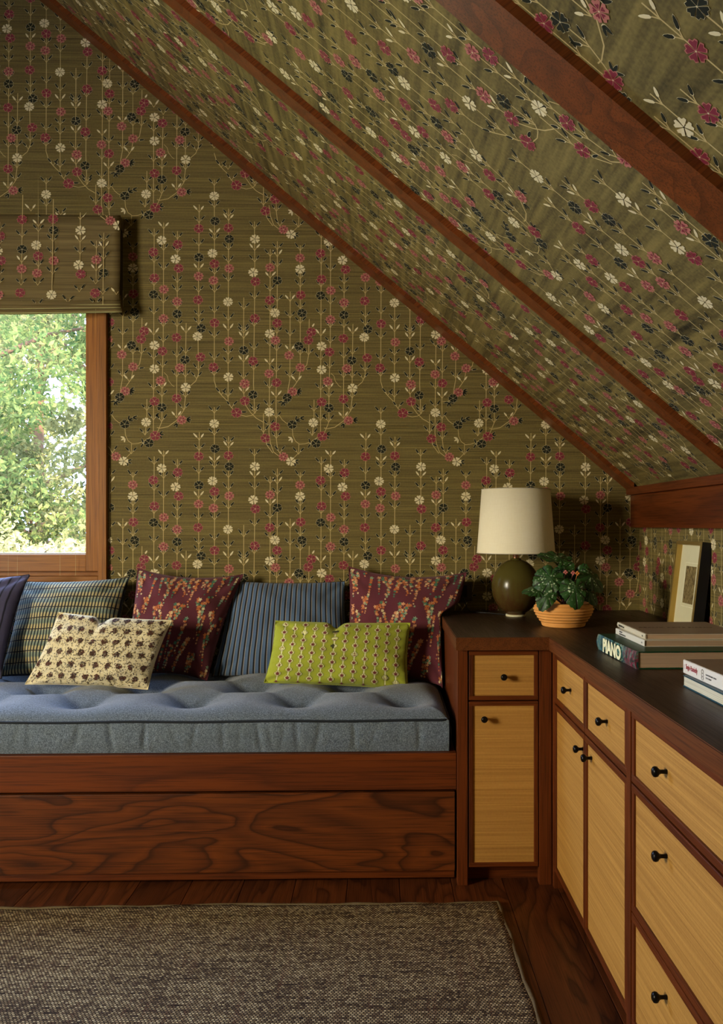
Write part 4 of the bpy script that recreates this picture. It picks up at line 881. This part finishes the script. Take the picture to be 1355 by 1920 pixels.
# ------------------------------------------------------------------ outside: ground, trees and shrubs
GZ = -2.6
gm = bmesh.new(); box(gm, -40, 25, YB+.6, 70, GZ-.2, GZ)
g = struct('ground', gm, plain('grass_ground', (.16, .20, .06), .95, .4, 3)); g['label'] = 'sunlit ground below the window'
def leafy(name, c0, c1, tr=.35):
    t = NT(name); oi = t.noise(t.co(), 3.5, 3); n2 = t.noise(t.co(), 40, 1); f = t.math('ADD', t.math('MULTIPLY', oi, .6), t.math('MULTIPLY', n2, .4)); col = t.mix(t.ramp(f, [(.35, 0), (.65, 1)]), c0, c1)
    d = t.add('BsdfDiffuse', {0: col}); tl = t.add('BsdfTranslucent', {0: col}); mx = t.add('MixShader', {0: tr, 1: d.outputs[0], 2: tl.outputs[0]})
    t.t.links.new(mx.outputs[0], t.n['Material Output'].inputs[0]); return t.m
LG = leafy('leaf_green', (.034, .066, .020), (.20, .20, .055)); LYG = leafy('leaf_yellow_green', (.15, .13, .045), (.42, .35, .14)); LMID = leafy('leaf_mid', (.075, .085, .030), (.31, .26, .095))
BARK = plain('bark', (.11, .055, .025), .95, .4, 12)
def foliage(blobs, n, size, seed):
    r = np.random.default_rng(seed); B = np.array(blobs); w = B[:, 3]**2; idx = r.choice(len(B), n, p=w/w.sum()); d = r.normal(size=(n, 3)); d /= np.linalg.norm(d, axis=1)[:, None]
    c = B[idx, :3]+d*(B[idx, 3]*r.uniform(.35, 1, n)**.5)[:, None]*np.array([1, 1, .8])
    a = r.normal(size=(n, 3)); a /= np.linalg.norm(a, axis=1)[:, None]; b = np.cross(a, r.normal(size=(n, 3))); b /= np.linalg.norm(b, axis=1)[:, None]; s = size*r.uniform(.6, 1.4, n)[:, None]
    V = np.stack([c-a*s, c+b*s*.42, c+a*s, c-b*s*.42], 1).reshape(-1, 3); T = np.arange(4*n).reshape(n, 4); return npmesh('foliage', V, T)
def plant(name, label, cat, x, y, blobs, n, size, m, seed, trunk=.12, group=None, lean=0):
    t = thing(name, label, cat, (x, y, GZ), group); obj('foliage', foliage(blobs, n, size, seed), m, t)['kind'] = 'stuff'
    zt = max(b[2] for b in blobs); bm = bmesh.new(); r = random.Random(seed)
    tube(bm, [(x+lean*k/8+.05*math.sin(k+seed), y, GZ+(zt-GZ)*k/8) for k in range(9)], [trunk*(1-.09*k) for k in range(9)], 8)
    for bl in blobs[::3]:
        k = min(.9, max(.2, (bl[2]-GZ)/(zt-GZ)-.12)); p = Vector((x+lean*k, y, GZ+(zt-GZ)*k)); q = Vector(bl[:3]); tube(bm, [p, p.lerp(q, .5)+Vector((0, 0, .12)), q], [trunk*.35, trunk*.22, trunk*.08], 6)
    obj('trunk', bm, BARK, t, True); return t
def blob_tree(x, y, z0, z1, R, n, seed, r0=.5, r1=1.0):
    r = random.Random(seed); return [(x+r.uniform(-1, 1)*R, y+r.uniform(-1, 1)*R*.7, r.uniform(z0, z1), r.uniform(r0, r1)) for _ in range(n)]
plant('leafy_tree', 'green leafy tree filling the left of the window view', 'tree', -5.3, 11.0, blob_tree(-5.2, 11, .9, 4.6, 1.5, 20, 11), 15000, .055, LG, 11, group=None)
plant('leafy_tree', 'pale leafy tree with a slim trunk further back in the window view', 'tree', -6.2, 15.5, blob_tree(-6.0, 15.5, .8, 6.4, 2.2, 20, 12, .5, 1.0), 14000, .07, LMID, 12, trunk=.17)
plant('leafy_tree', 'slender tree near the right edge of the window view', 'tree', -4.55, 13.0, blob_tree(-4.5, 13, 1.6, 5.2, 1.2, 10, 13, .3, .6), 5000, .06, LMID, 13, trunk=.11, lean=.3)
plant('leafy_tree', 'far tree left of the window view, mostly hidden by nearer trees', 'tree', -8.6, 19.5, blob_tree(-7.4, 19.5, 0, 6, 2.8, 26, 14, .6, 1.1), 11000, .09, LMID, 14, trunk=.2)
plant('garden_shrub', 'bright yellow green shrub low in the window view, left one', 'shrub', -4.1, 8.2, blob_tree(-4.0, 8.2, -1.6, .75, 1.0, 26, 15, .35, .6), 22000, .035, LYG, 15, trunk=.05)
plant('garden_shrub', 'bright yellow green shrub low in the window view, behind the left one', 'shrub', -3.9, 10.3, blob_tree(-4.1, 10.3, -1.6, .95, 1.3, 26, 16, .4, .7), 18000, .045, LYG, 16, trunk=.05)
plant('garden_shrub', 'taller pale shrub between the low shrubs and the trees', 'shrub', -4.9, 12.0, blob_tree(-4.9, 12, -1.2, 1.7, 1.4, 20, 17, .3, .6), 10000, .055, LMID, 17, trunk=.06)
plant('leafy_tree', 'broad leafy tree outside to the right of the window view', 'tree', -1.9, 14.0, blob_tree(-1.9, 14, .2, 3.8, 1.6, 22, 18, .6, 1.0), 11000, .08, LMID, 18, trunk=.16)
plant('garden_shrub', 'round green shrub outside to the right of the window view', 'shrub', -2.2, 9.6, blob_tree(-2.2, 9.6, -1.6, .6, .9, 20, 19, .35, .6), 11000, .05, LYG, 19, trunk=.05)
for o in bpy.data.objects:
    if '_w' in o: del o['_w']
